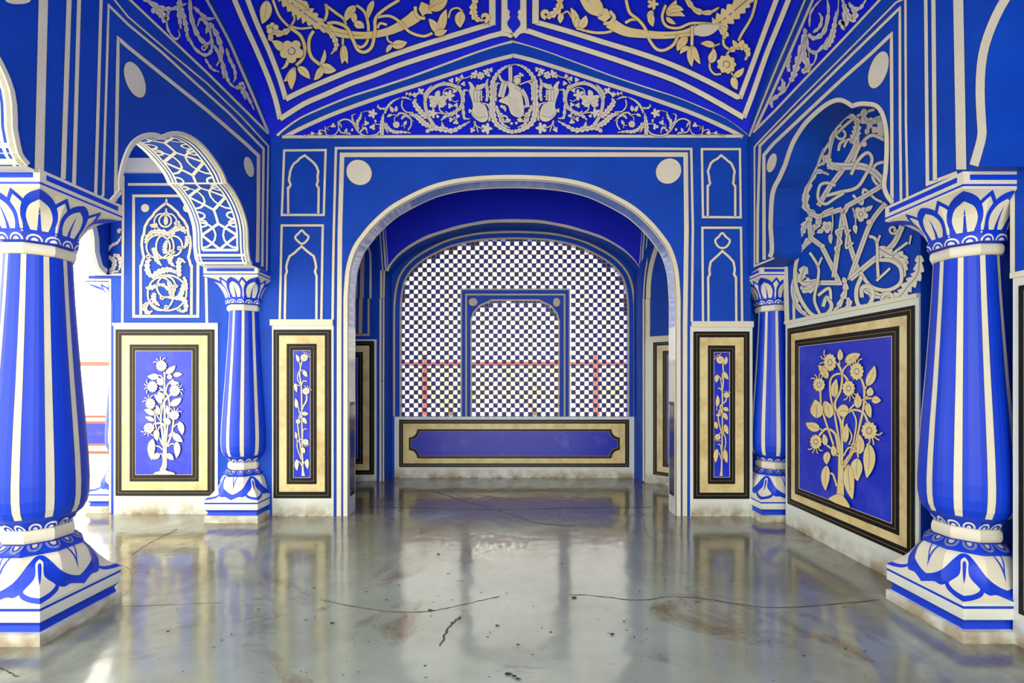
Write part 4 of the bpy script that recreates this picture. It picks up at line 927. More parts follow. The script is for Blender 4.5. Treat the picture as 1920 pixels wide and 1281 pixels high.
# ------------------------------------------------------------------ framed flower panels
def wbox(A, a, b, m, z): pass
def panel(name, to3, rects, label, deep, group='framed dado panels', shape=None):
    """rects: outer, gold, ochre, inner black, gold, field as (u0,v0,u1,v1); to3(u,v,d) with d towards the room"""
    u0, v0, u1, v1 = rects[0]
    base = Vector(to3((u0+u1)/2, v0, 0)); root = empty(name, base, label, 'panel', group)
    def ringm(nm, r0, r1, d, m, nm2=None):
        q = MB(); lo = [(r0[0], r0[1]), (r0[2], r0[1]), (r0[2], r0[3]), (r0[0], r0[3])]; li = [(r1[0], r1[1]), (r1[0], r1[3]), (r1[2], r1[3]), (r1[2], r1[1])]
        q.prism([lo, li], to3, d, 0, 0, back=False); return q
    def bx(nm, r, d, m):
        q = MB(); q.prism([[(r[0], r[1]), (r[2], r[1]), (r[2], r[3]), (r[0], r[3])]], to3, d, 0, 0, back=False); return q.build(nm, [m], root)
    def grow(r, e): return (r[0]-e, r[1]-e, r[2]+e, r[3]+e)
    q = ringm('', rects[0], rects[2], .006, 'black'); fr = q.build('outer_frame', ['black'], root)
    g_ = ringm('', rects[1], grow(rects[1], -.0022), .0068, 'gold'); g_.build('gold_line', ['gold'], fr)
    ringm('', rects[2], rects[3], .0045, 'ochre').build('marble_border', ['ochre'], root)
    fi = ringm('', rects[3], rects[5], .006, 'black').build('inner_frame', ['black'], root)
    ringm('', rects[4], grow(rects[4], -.0022), .0068, 'gold').build('gold_line', ['gold'], fi)
    ringm('', rects[5], grow(rects[5], -.003), .0066, 'gold').build('gold_line', ['warm'], fi)
    root['_f'] = bx('painted_field', rects[5], .004, deep).name
    return root
def toYp(Yp): return lambda u, v, d: (u, Yp-d, v)
def R(px, Yp):
    k = Yp/F; return [((a-VX)*k, HC+(VY-d)*k, (c-VX)*k, HC+(VY-b_)*k) for a, b_, c, d in px]
YG = 4.29
pL = panel('flower_panel', toYp(YG-.006), R([(218.5, 618, 403, 929.5), (224, 623.5, 397.5, 924), (229.7, 629.5, 390.5, 919), (245, 646.3, 374, 902.6), (250.5, 651.5, 369, 897.5), (255.7, 657.8, 362.2, 890.2)], YG), 'wide upright panel with a bushy flowering plant, seen through the left arch', 'field')
pNL = panel('flower_panel', toYp(YW-.008), R([(514, 618.5, 621.6, 933.8), (519.3, 623.3, 616.4, 928.6), (524.5, 629.4, 610.2, 921.7), (538.8, 645, 594.9, 907.4), (544.5, 650.4, 589.4, 902), (551.1, 657.1, 583.5, 895.6)], YW), 'narrow upright panel with a thin climbing flower, left of the big central arch', 'field')
pNR = panel('flower_panel', toYp(YW-.008), R([(1299.3, 622, 1404, 935), (1305, 627, 1398, 929), (1310.8, 633, 1393.4, 923.3), (1326.2, 648.2, 1377, 907.2), (1330.5, 653.8, 1372.8, 901.3), (1337, 660.3, 1367.2, 894.8)], YW), 'narrow upright panel with a thin climbing flower, right of the big central arch', 'field')
def toXp(X): return lambda u, v, d: (X-d, u, v)
ins = [0, .022, .05, .105, .133, .158]
rc = [(2.715+i, .178+i, 3.963-i, 1.621-i) for i in ins]
pR = panel('flower_panel', toXp(XRB-.01), rc, 'largest framed flower panel, tall flowering bush on deep blue, on the right side wall', 'field')
pRn = panel('flower_panel', toXp(XRB-.01), [(.92+i, .15+i, 2.155-i, 1.621-i) for i in ins], 'dark framed panel only just showing at the right edge of the picture', 'field')
def plant(root, surf, T, stems, leaves, flowers, m, z0, base=None):
    A = Art(surf, z0=z0, dz=4e-5).at(*T)
    for p in stems: A.stroke(p[0], p[1], m, out=.45, n=6)
    for l in leaves: A.leaf(*l[:5], m, bend=(l[5] if len(l) > 5 else .12), out=.55)
    for f in flowers: A.daisy(f[0], f[1], f[2], m, whisk=f[3] if len(f) > 3 else None, ry=f[4] if len(f) > 4 else 1.0, out=.55)
    if base: A.poly(base, m, out=.5, smooth=True, n=3)
    A.build('flower_plant', bpy.data.objects[root['_f']])
plant(pL, SY(YG-.006), (250, 650, 5.225),
      [([(290, 1220, 60), (312, 1150, 46), (315, 1000, 36), (315, 800, 22), (310, 500, 16), (312, 250, 18)], 20), ([(300, 980), (290, 850), (275, 700), (300, 560), (360, 480), (390, 460)], 18), ([(320, 980), (340, 800), (345, 700), (360, 560), (330, 460), (260, 400)], 14),
       ([(290, 960), (230, 800), (215, 620)], 14), ([(330, 980), (380, 860), (400, 720)], 18), ([(320, 800), (280, 750), (200, 760)], 16), ([(320, 470), (340, 380), (400, 320)], 14), ([(300, 340), (280, 290), (240, 280)], 12),
       ([(345, 980), (380, 950), (410, 960)], 12), ([(295, 1010), (260, 980), (220, 970)], 12), ([(330, 1100), (350, 1050), (380, 1060)], 14), ([(300, 1100), (285, 1050), (250, 1060)], 12), ([(350, 880), (390, 840), (430, 860)], 12), ([(390, 800), (430, 760), (460, 770)], 11),
       ([(275, 620), (280, 540), (260, 440), (300, 430)], 10), ([(300, 800), (260, 790), (250, 830)], 10), ([(370, 600), (350, 640)], 10), ([(270, 720), (230, 660), (220, 620)], 9)],
      [(325, 260, 418, 188, 56), (255, 285, 148, 292, 60, -.15), (360, 320, 358, 270, 52), (400, 285, 484, 272, 46, -.1), (290, 380, 240, 310, 66), (370, 360, 446, 352, 50), (285, 560, 212, 468, 50), (300, 515, 245, 450, 56), (370, 570, 478, 503, 66),
       (255, 670, 232, 572, 42), (215, 670, 115, 620, 52), (210, 730, 125, 690, 42), (345, 670, 335, 572, 38), (370, 760, 298, 708, 58), (455, 735, 488, 862, 60, -.1), (400, 850, 492, 928, 66), (240, 810, 244, 922, 60), (200, 905, 190, 1108, 74, .1), (270, 1050, 205, 1105, 56), (345, 1045, 405, 1105, 54), (430, 930, 432, 1088, 62, -.1)],
      [(285, 190, 50, -110), (198, 392, 48, 180, 1.1), (415, 432, 48, -20, 1.1), (180, 560, 46, -120, 1.1), (410, 672, 48, -75, .9), (168, 795, 50, 110, .95)], 'cream', .0075,
      [(222, 1250), (230, 1228), (275, 1215), (312, 1190), (345, 1215), (400, 1228), (408, 1250)])
plant(pNL, SY(YW-.008), (540, 650, 5.12),
      [([(150, 1240, 34), (146, 1180, 18), (140, 1000, 14), (136, 700, 12), (132, 400, 13), (115, 260, 12), (140, 130, 13)], 12), ([(135, 380), (95, 310), (115, 235), (160, 230)], 9), ([(120, 190), (115, 160), (100, 130)], 9), ([(130, 600), (180, 520), (180, 450)], 14), ([(135, 1060), (110, 860), (100, 720), (150, 580)], 11),
       ([(135, 370), (150, 330), (185, 335)], 9), ([(130, 1080), (90, 950), (120, 890), (170, 900)], 9), ([(92, 920), (88, 860)], 8), ([(145, 880), (150, 800), (185, 790)], 8), ([(112, 640), (105, 580), (90, 560)], 8), ([(120, 680), (160, 630)], 8), ([(140, 1140), (160, 1110), (185, 1100)], 10), ([(140, 1150), (120, 1110), (100, 1100)], 10), ([(130, 380), (100, 370), (85, 380)], 8), ([(120, 980), (145, 960)], 8), ([(115, 690), (150, 690)], 8)],
      [(105, 150, 82, 75, 32), (155, 228, 190, 290, 38), (78, 350, 90, 440, 32), (85, 590, 75, 495, 36), (135, 635, 200, 645, 38), (150, 680, 185, 740, 38), (82, 885, 75, 815, 24), (140, 965, 165, 1022, 42), (95, 1080, 92, 1188, 40), (190, 1078, 195, 1172, 38), (105, 718, 92, 718, 40)],
      [(160, 108, 34, -50), (178, 428, 32, -60), (175, 915, 28, 70), (104, 718, 22)], 'cream', .0075)
plant(pNR, SY(YW-.008), (1325, 655, 5.228),
      [([(138, 1240, 32), (142, 1180, 16), (145, 1000, 13), (150, 700, 12), (150, 440, 13), (160, 300, 12), (155, 130, 13)], 12), ([(150, 420), (135, 300), (115, 265)], 9), ([(150, 300), (150, 240), (180, 225)], 9), ([(150, 420), (130, 385), (105, 385)], 9), ([(150, 640), (130, 560), (180, 510), (190, 470)], 12), ([(145, 820), (120, 740), (108, 650), (125, 590)], 11),
       ([(145, 1050), (180, 940), (175, 850), (140, 815), (105, 850)], 10), ([(140, 1000), (130, 940), (105, 930)], 9), ([(145, 1080), (165, 1040), (185, 1040)], 9), ([(140, 1080), (120, 1020), (105, 1020)], 9), ([(110, 640), (150, 580), (180, 570)], 8), ([(160, 820), (170, 760)], 8), ([(95, 600), (95, 560)], 6), ([(115, 640), (160, 615)], 7)],
      [(170, 150, 188, 72, 38), (165, 220, 208, 295, 40), (105, 250, 92, 325, 40), (95, 560, 100, 450, 38), (165, 570, 210, 600, 42), (165, 620, 200, 690, 42), (85, 710, 98, 782, 38), (178, 735, 205, 830, 44), (100, 975, 85, 1108, 46), (180, 985, 195, 1112, 44)],
      [(128, 105, 36, -130), (188, 450, 27, -80), (102, 858, 28, 100), (110, 645, 22, None, .6)], 'warm', .0075)
plant(pR, SX(XRB-.01), (1500, 640, 3.711),
      [([(285, 1110, 60), (290, 1000, 44), (290, 850, 34), (280, 700, 16), (250, 520, 13), (220, 380, 13), (220, 270, 13), (260, 230, 13), (310, 235, 14), (345, 280, 18)], 16), ([(300, 860), (300, 700), (290, 560), (250, 440), (290, 340), (300, 230), (270, 160), (240, 140)], 15), ([(310, 880), (380, 760), (420, 600), (450, 460), (455, 330), (430, 250)], 15),
       ([(275, 780), (255, 650), (190, 610), (140, 660), (130, 690)], 16), ([(240, 720), (190, 570), (155, 450), (150, 330)], 13), ([(305, 640), (310, 540), (370, 480), (450, 500), (490, 590)], 15), ([(340, 830), (380, 700), (400, 560), (370, 480)], 10), ([(310, 850), (380, 770), (480, 765)], 13), ([(310, 800), (350, 740), (400, 760), (415, 810)], 11),
       ([(270, 800), (240, 760), (190, 720)], 12), ([(300, 250), (310, 200), (345, 160)], 12), ([(285, 170), (285, 120)], 8), ([(350, 480), (400, 430), (470, 400), (520, 398)], 12), ([(460, 400), (495, 370)], 8), ([(460, 410), (485, 450)], 9), ([(265, 1010), (240, 930), (210, 920)], 13), ([(305, 980), (330, 940), (350, 940)], 12), ([(460, 340), (480, 300)], 10),
       ([(350, 720), (370, 660), (345, 600)], 9), ([(230, 480), (185, 420), (170, 470)], 10), ([(255, 390), (275, 350)], 8), ([(365, 720), (400, 710)], 10), ([(165, 620), (140, 600)], 10), ([(250, 800), (245, 740)], 9)],
      [(285, 135, 287, 55, 40), (330, 150, 430, 90, 66, -.1), (200, 260, 138, 168, 52), (475, 310, 530, 172, 62), (250, 390, 265, 262, 52, -.1), (490, 380, 502, 322, 50), (512, 398, 575, 412, 52), (485, 430, 505, 532, 46), (410, 465, 408, 365, 54), (350, 490, 268, 490, 90), (125, 535, 115, 408, 92), (215, 535, 192, 418, 66), (150, 610, 52, 570, 62, -.1),
       (330, 705, 340, 572, 48, -.1), (185, 725, 175, 645, 40), (425, 785, 425, 650, 58), (245, 800, 240, 722, 42), (208, 770, 198, 856, 50), (415, 815, 415, 972, 84), (490, 715, 478, 950, 84, -.1), (200, 865, 190, 1038, 60, .08), (350, 858, 378, 1098, 76, .08)],
      [(222, 148, 42, 190, 1.4), (410, 210, 46, -110, 1.25), (147, 303, 40, -100, 1.15), (355, 328, 42, 70, 1.25), (500, 622, 52, 55, 1.15), (127, 700, 40, 95, 1.2)], 'warm', .0075,
      [(222, 1105), (240, 1080), (275, 1065), (310, 1070), (350, 1120), (358, 1160)])
# ------------------------------------------------------------------ left gallery
def zof(y, Yp): return HC+(VY-y)*Yp/F
q = MB(); q.box((-3.585, YG, 0), (-2.56, 4.75, 3.7)); q.box((-2.56, YG, 2.2), (-2.5, 4.75, 3.7))
wg = struct(q.build('wall_gallery', ['cobalt']))
slab('dado_plaster', 214, 409, 611, 966, YG, .006, 'dado', wg); slab('dado_ledge', 213, 410, 606, 611, YG, .016, 'cream', wg)
A = Art(SY(YG))
A.stroke([(229.5, 606), (231.5, 330)], 4.6, smooth=False); A.stroke([(388, 606), (386, 500)], 5, smooth=False); A.stroke([(210.5, 962), (210.5, 565)], 4, 'stripe', smooth=False); A.stroke([(206.5, 962), (206.5, 560), (206.5, 525), (180, 525)], 4, smooth=False)
A.stroke([(180, 515), (229, 515)], 4, smooth=False); A.stroke([(185, 515), (184, 420)], 5, smooth=False); A.stroke([(199, 515), (200, 420)], 9, smooth=False)
A.stroke([(240, 346), (345, 346)], 5, smooth=False); A.stroke([(236, 337), (345, 336)], 3, 'cobalt', out=0, smooth=False)
A.build('painted_border', wg)
slab('cornice', 215, 420, 299, 325, YG, .03, 'white', wg)
A = Art(SY(YG), z0=.002).at(240, 360, 5.336)
A.stroke([(58, 40), (705, 40), (700, 1245), (58, 1245)], 28, smooth=False, closed=True, n=4)
half = [(383, 112), (330, 150), (268, 205), (252, 235), (205, 285), (170, 350), (160, 425), (145, 455), (138, 530), (150, 610), (162, 655), (145, 700), (138, 735), (128, 740), (130, 1232)]
A.stroke(half+[], 26, smooth=False, n=2); A.stroke(mir(half, 383), 26, smooth=False, n=2); A.leaf(383, 110, 383, 65, 22, mid=None)
for sg in (0, 1):
    A.disc(173 if not sg else 592, 162, 41)
A.build('painted_niche', wg)
A = Art(SY(YG), z0=.003).at(240, 360, 5.336)
A.spiral(375, 290, 62, 62, 0, 1, 16); A.leaf(375, 335, 375, 235, 44); A.stroke([(383, 165), (370, 215), (300, 230), (265, 300), (310, 370), (383, 410)], 15); A.stroke([(383, 165), (396, 215), (450, 230), (495, 300), (450, 370), (383, 410)], 15)
for cx, cy, rx, ry in ((305, 550, 118, 118), (372, 545, 88, 118), (460, 540, 85, 98), (393, 1010, 195, 178), (385, 950, 92, 105), (330, 1020, 130, 165)):
    A.stroke([(cx+rx*math.cos(a), cy+ry*math.sin(a)) for a in [2*math.pi*i/14 for i in range(14)]], 17, closed=True, n=3)
for p, w_, l in (([(430, 430), (340, 400), (260, 400), (205, 410)], 80, 4), ([(430, 430), (500, 360), (560, 380), (575, 420)], 90, 4), ([(300, 330), (260, 340), (220, 330)], 70, 3), ([(470, 330), (500, 300), (520, 350)], 60, 3), ([(180, 520), (200, 440), (260, 430)], 56, 4), ([(590, 440), (590, 520), (555, 570)], 60, 4),
                 ([(370, 620), (375, 540), (395, 480)], 70, 4), ([(250, 560), (280, 620), (290, 680), (340, 740)], 80, 5), ([(450, 640), (420, 690), (470, 750)], 70, 4), ([(240, 850), (200, 790), (200, 700), (240, 680)], 80, 5), ([(240, 860), (320, 800), (420, 780), (500, 820)], 90, 6), ([(520, 850), (510, 760), (520, 680), (580, 710)], 80, 5),
                 ([(270, 1010), (260, 1080), (320, 1140)], 76, 4), ([(290, 940), (230, 960), (180, 960)], 70, 3), ([(440, 1050), (420, 970), (400, 880)], 60, 4), ([(560, 920), (540, 1010), (500, 1060), (400, 1060)], 76, 6), ([(500, 1060), (570, 1090), (580, 1180), (520, 1200)], 70, 5), ([(210, 1110), (170, 1150), (200, 1210), (250, 1190)], 70, 4), ([(300, 930), (370, 940), (440, 1030)], 50, 3), ([(560, 850), (580, 900), (600, 980)], 50, 3)):
    A.acanth(p, w_, lobes=l, n=7)
for x, y in ((205, 645), (518, 560), (450, 595), (343, 1055), (388, 1150), (180, 1130), (510, 1170), (480, 935)): A.spiral(x, y, 24, 6, 0, 1.1, 12)
A.build('scrollwork_relief', wg)
A = Art(SY(YG), z0=.003).at(120, 420, 5.82)
for p, w_, l in (([(440, 330), (430, 440), (470, 510), (600, 520)], 90, 6), ([(480, 360), (550, 400), (540, 480), (480, 510)], 80, 5), ([(540, 340), (600, 360), (620, 440), (600, 510)], 70, 4), ([(480, 300), (520, 240), (590, 200), (630, 130)], 50, 4), ([(610, 100), (600, 70), (640, 60)], 50, 3), ([(290, 160), (280, 220), (320, 240)], 40, 3), ([(270, 360), (310, 320), (330, 300)], 50, 3), ([(300, 400), (270, 330)], 30, 2)):
    if len(p) > 2: A.acanth(p, w_, lobes=l, n=7)
A.build('leaf_relief', wg)
# outer arcade and gallery ceiling
arcO = smooth_lobes(arch_pts(3.02, st=1.25, kx=1.85)); loop = [(4.75, 2.13)]+[p for p in reversed(arcO)]+[(1.6, 2.13), (1.6, 0), (1.25, 0), (1.25, 3.7), (4.75, 3.7)]
q = MB(); q.prism([loop], toX, -3.60, -3.86, 0, 1); wo_ = struct(q.build('wall_outer_arcade', ['cobalt', 'white'])); inset_rim(arcO, .006, .05, 'white', wo_, -3.60, 1)
q = MB(); q.box((-3.9, -1.6, 3.60), (-2.5, 4.75, 3.75)); struct(q.build('ceiling_gallery', ['ultra']))
# ------------------------------------------------------------------ alcove with the pierced window
YJ = 5.87; YS = 5.68
cxJ = 964.5
jx = [(751, 781), (751, 620), (751.8, 569), (756.6, 535), (766.4, 513), (786, 493), (814, 476), (848, 461), (893, 451), (930, 448), (cxJ, 447)]
jl = jx[:1]+cat(jx[1:], 4); jr = [(2*cxJ-x, y) for x, y in reversed(jl[:-1])]; jpx = jl+jr
kJ = YJ/F; hole = [((x-VX)*kJ, HC+(VY-y)*kJ) for x, y in jpx]
q = MB(); q.prism([[(-1.60, 0), (1.64, 0), (1.64, 3.5), (-1.60, 3.5)], hole[::-1]], toY, YJ, 6.0, 0, 0)
wj = struct(q.build('wall_window', ['cobalt']))
slab('dado_plaster', 740, 1191, 781.5, 897, YJ, .012, 'dado', wj)
A = Art(SY(YJ)); A.stroke(jpx, 3.6, 'bargrey', out=0, smooth=False, n=1)
def offset_curve(d):
    out = []
    for i, p in enumerate(jpx):
        a, b = jpx[max(0, i-1)], jpx[min(len(jpx)-1, i+1)]; dx, dy = b[0]-a[0], b[1]-a[1]; l = math.hypot(dx, dy) or 1; out.append((p[0]+dy/l*d, p[1]-dx/l*d))
    return out
A.stroke([(x, y) for x, y in offset_curve(12) if y < 782], 3.8, 'bargrey', smooth=False, n=1)
A.build('painted_border', wj)
# pierced lattice: solid squares and holes like a chess board, thin raised lines between
def inside(px, py, poly_):
    c = False; n = len(poly_)
    for i in range(n):
        (x1, y1), (x2, y2) = poly_[i], poly_[(i+1) % n]
        if (y1 > py) != (y2 > py) and px < (x2-x1)*(py-y1)/(y2-y1)+x1: c = not c
    return c
def lattice(name, region, cut, x0, ybot, cs, ncol, nrow, Yf, Yb, par, parent, seed):
    rnd = random.Random(seed); q = MB(); k = Yf/F
    def bxp(xa, ya, xb, yb, f0, f1, m): q.box(((xa-VX)*k, f0, HC+(VY-yb)*k), ((xb-VX)*k, f1, HC+(VY-ya)*k), m)
    ok = {}
    for i in range(ncol):
        for j in range(nrow):
            cx, cy = x0+(i+.5)*cs, ybot-(j+.5)*cs
            near = any(inside(cx+a, cy+b_, region) for a, b_ in ((0, 0), (3, 0), (-3, 0), (0, 3), (0, -3)))
            cutin = cut and (cut[0] < cx < cut[2] and cut[1] < cy)
            ok[i, j] = near and not cutin
            if ok[i, j]:
                full = all(inside(cx+a, cy+b_, region) for a, b_ in ((4, 4), (-4, 4), (4, -4), (-4, -4)))
                e = .45
                if (i+j) % 2 == par or not full and cy < 600 and rnd.random() < .6:
                    bxp(cx-cs/2+e, cy-cs/2+e, cx+cs/2-e, cy+cs/2-e, Yf+.004, Yb-.004, 0)
                else:   # little plaster fillets that round the hole
                    for sx_, sy_ in ((-1, -1), (1, -1), (-1, 1), (1, 1)):
                        a = cx+sx_*cs/2; b_ = cy+sy_*cs/2; s_ = cs*rnd.uniform(.17, .27)
                        p = [(a, b_), (a-sx_*s_, b_), (a, b_-sy_*s_)]
                        P0_ = [((u-VX)*k, Yf+.003, HC+(VY-v)*k) for u, v in p]; P1_ = [(x, Yb-.004, z) for x, y, z in P0_]
                        q.face(P0_, 1); q.face([P0_[1], P0_[2], P1_[2], P1_[1]], 0)
    t = .42
    for j in range(nrow+1):
        y = ybot-j*cs; i = 0
        while i < ncol:
            if ok.get((i, j)) or ok.get((i, j-1)):
                s_ = i
                while i < ncol and (ok.get((i, j)) or ok.get((i, j-1))): i += 1
                bxp(x0+s_*cs, y-t, x0+i*cs, y+t, Yf, Yb, 1)
            else: i += 1
    for i in range(ncol+1):
        x = x0+i*cs; j = 0
        while j < nrow:
            if ok.get((i, j)) or ok.get((i-1, j)):
                s_ = j
                while j < nrow and (ok.get((i, j)) or ok.get((i-1, j))): j += 1
                bxp(x-t, ybot-j*cs, x+t, ybot-s_*cs, Yf+.0005, Yb-.0005, 1)
            else: j += 1
    o = q.build(name, ['jblue', 'bargrey'], parent); o['kind'] = 'stuff'; return o
win = struct(link('window_1', [((750-VX)*kJ, YJ+.01, zof(781, YJ)), ((1179-VX)*kJ, YJ+.01, zof(781, YJ)), ((1179-VX)*kJ, YJ+.06, zof(781, YJ)), ((750-VX)*kJ, YJ+.06, zof(781, YJ)),
      ((750-VX)*kJ, YJ+.01, zof(783, YJ)), ((1179-VX)*kJ, YJ+.01, zof(783, YJ)), ((1179-VX)*kJ, YJ+.06, zof(783, YJ)), ((750-VX)*kJ, YJ+.06, zof(783, YJ))], [(0, 1, 2, 3), (7, 6, 5, 4), (0, 4, 5, 1), (1, 5, 6, 2), (2, 6, 7, 3), (3, 7, 4, 0)], ['bargrey']))
lattice('pierced_lattice', jpx, (864, 542, 1068), 751, 781, 8.21, 52, 41, YJ+.012, YJ+.04, 0, win, 1)
inn = [(884, 781), (883.5, 600), (888, 586), (900, 573), (922, 564.5), (1010, 564.5), (1033, 575), (1044, 588), (1048, 602), (1047.5, 781)]
lattice('pierced_lattice', inn, None, 884, 781, 8.17, 20, 27, YJ+.008, YJ+.036, 1, win, 2)
fo = [(863, 541), (1069.5, 541), (1069.5, 781), (863, 781)]
k6 = YJ/F; cv = lambda P: [((x-VX)*k6, HC+(VY-y)*k6) for x, y in P]
loopf = cv([(863, 781), (863, 541), (1069.5, 541), (1069.5, 781)]+list(reversed(inn)))
q = MB(); q.prism([loopf], toY, YJ-.006, YJ+.045, 0, 1); q.build('window_frame', ['cobalt', 'bargrey'], win)
A = Art(SY(YJ-.006)); A.stroke([(864.5, 781), (864.5, 542.5), (1068, 542.5), (1068, 781)], 3, 'bargrey', smooth=False, out=0, n=2); A.stroke([(874, 781), (874, 552.5), (1058.5, 552.5), (1058.5, 781)], 3, 'bargrey', smooth=False, out=.4, n=2)
A.stroke([(884, 781), (883.5, 600), (888, 586), (900, 573), (922, 563), (1010, 563), (1033, 574), (1044, 588), (1048, 602), (1047.5, 781)], 3.2, 'bargrey', smooth=False, out=0, n=1)
A.disc(887, 566.5, 8.2, 7.4, 'bargrey'); A.disc(1043.5, 567, 6.6, 8.2, 'bargrey'); A.build('painted_border', win)
# long cartouche panel below the window
def long_panel():
    Yp = YJ-.012; k = Yp/F; c2 = lambda P: [((x-VX)*k, HC+(VY-y)*k) for x, y in P]
    root = empty('cartouche_panel', (0.03, Yp, zof(876, Yp)), 'long low blue cartouche panel with notched corners under the pierced window', 'panel', 'framed dado panels')
    rect = lambda a, b_, c, d: [(a, b_), (c, b_), (c, d), (a, d)]
    def notch(x0, y0, x1, y1, xs, ys):
        def arc(cx, cy, rx, ry, a0, a1): return [(cx+rx*math.cos(math.radians(a0+(a1-a0)*i/8)), cy+ry*math.sin(math.radians(a0+(a1-a0)*i/8))) for i in range(9)]
        # corners bite inwards
        return arc(x0, y0, xs, ys, 90, 0)+arc(x1, y0, xs, ys, 180, 90)+arc(x1, y1, xs, ys, 270, 180)+arc(x0, y1, xs, ys, 0, -90)
    def ring(nm, lo, li, d, m): q = MB(); q.prism([c2(lo), c2(li)[::-1]], toYp(Yp), d, 0, 0, back=False); q.build(nm, [m], root)
    n0 = notch(766.8, 805, 1162, 859.5, 15.5, 15.5); n1 = notch(771, 809, 1158, 855.5, 15.5, 15.5)
    ring('outer_frame', rect(748.5, 787, 1179.5, 876), rect(756, 794.5, 1172, 869), .006, 'black')
    ring('gold_line', rect(752, 790.5, 1176, 872.7), rect(752.6, 791.1, 1175.4, 872.1), .0072, 'gold')
    ring('marble_border', rect(756, 794.5, 1172, 869), n0, .004, 'ochre'); ring('inner_frame', n0, n1, .006, 'black')
    q = MB(); q.prism([c2(n1)], toYp(Yp), .0045, 0, 0, back=False); q.build('painted_field', ['field2'], root)
    A = Art(SY(Yp), z0=.0062); A.stroke(n1, .7, 'gold', out=0, smooth=False, closed=True, n=1); A.build('gold_line', root)
long_panel()
# alcove side walls
q = MB()
def wallseg(q, a, b, z0, z1, m=0):
    q.face([(a[0], a[1], z0), (b[0], b[1], z0), (b[0], b[1], z1), (a[0], a[1], z1)], m)
Lp = [(-1.47, 5.87), (-1.50, 5.68), (-1.60, 5.68), (-2.35, 5.70), (-2.35, 4.40)]
for a, b in zip(Lp, Lp[1:]): wallseg(q, a, b, 0, 4.3)
wal = struct(q.build('wall_alcove_left', ['cobalt']))
PA, PB = (1.55, 5.625), (1.779, 5.427)
dirn = ((PB[0]-PA[0]), (PB[1]-PA[1]))
PE = (2.35, PA[1]+dirn[1]/dirn[0]*(2.35-PA[0]))
Rp = [(1.49, 5.87), (1.50, 5.66), (1.535, 5.645), (1.55, 5.625), PE, (2.35, 4.40)]
q = MB()
for a, b in zip(Rp, Rp[1:]): wallseg(q, a, b, 0, 4.3)
war = struct(q.build('wall_alcove_right', ['cobalt']))
# alcove vault
sxs = [0, .30, .50, .63]; szs = [.95, .85, .45, 0]
SX_, SZ_ = sm(sxs, szs)
bx_ = [(0, 418), (50, 419.5), (105, 430), (165, 449), (205, 472), (228, 494), (236, 510)]
bX = [p[0]*YS/F for p in bx_]; bZ = [HC+(VY-p[1])*YS/F for p in bx_]; bX[-1] = 1.5
bX, bZ = sm(bX, bZ)
V = []; NX, NY = 50, 30
for j in range(NY+1):
    for i in range(NX+1):
        X = -1.5+3.0*i/NX; Y = 4.42+(YS-4.42)*j/NY; V.append((X+.02, Y, interp(abs(X), bX, bZ)+interp(abs(Y-5.05), SX_, SZ_)))
Fc = [(j*(NX+1)+i, j*(NX+1)+i+1, (j+1)*(NX+1)+i+1, (j+1)*(NX+1)+i) for j in range(NY) for i in range(NX)]
ca = struct(link('ceiling_alcove', V, Fc, ['ultra'], None, None, True))
q = MB(); q.box((-2.4, 4.413, 4.3), (2.4, 6.0, 4.4)); q.build('alcove_light_cover', ['ultra'], ca)  # unseen cover above the vault, added to stop light leaking in
# infill between vault edge and the window wall
q = MB(); V2 = [(X, z) for X, z in zip(bX, bZ)]
top = [(-x+.02, z) for x, z in reversed(V2)]+[(x+.02, z) for x, z in V2[1:]]
low = [((x-VX)*kJ, HC+(VY-y)*kJ) for x, y in offset_curve(19) if y < 600]
for i in range(len(top)-1): q.face([(top[i][0], YS, top[i][1]), (top[i+1][0], YS, top[i+1][1]), (top[i+1][0], YJ, top[i+1][1]-.02), (top[i][0], YJ, top[i][1]-.02)], 0)
q.build('arch_reveal', ['cobalt'], ca)
q = MB(); zb0 = interp(1.49, bX, bZ)
for sg in (-1, 1):
    for x0_, x1_, mi in ((1.48, 1.522, 0), (1.522, 1.542, 1), (1.542, 1.556, 0), (1.556, 1.60, 1)):
        for i in range(60):
            y0_, y1_ = 4.42+1.26*i/60, 4.42+1.26*(i+1)/60; za, zb_ = zb0+interp(abs(y0_-5.05), SX_, SZ_), zb0+interp(abs(y1_-5.05), SX_, SZ_)
            q.face([(sg*x0_+.02, y0_, za), (sg*x1_+.02, y0_, za), (sg*x1_+.02, y1_, zb_), (sg*x0_+.02, y1_, zb_)], mi)
q.build('side_arch_soffit', ['cream', 'cobalt'], ca)
S = SY(YS)
A = Art(S, z0=.012)
bp = [(cxJ-x, y) for x, y in reversed(bx_)]; bp = bp+[(cxJ+x, y) for x, y in bx_[1:]]
A.ribbon(cat(bp, 4), [(0, 7)]*len(cat(bp, 4)), 'line', A.z, .7); A.ribbon(cat(bp, 4), [(0, 7)]*len(cat(bp, 4)), 'cream', A.z+.00005); A.z += .001
A.T = None
A.build('vault_edge_band', ca)
A = Art(S, z0=.001).at(650, 380, 7.12)
for p, w_ in (([(385, 290), (440, 430), (485, 560), (502, 800), (495, 1281)], 22), ([(335, 330), (400, 480), (450, 640), (462, 800), (460, 1281)], 30), ([(230, 460), (290, 600), (318, 740), (318, 1281)], 28)):
    A.stroke(p, w_, 'cream')
A.stroke([(218, 480), (200, 1281)], 55, 'bargrey'); A.stroke([(100, 930), (130, 990), (128, 1281)], 28, 'bargrey')
A.T = (650, 560, 8.008)
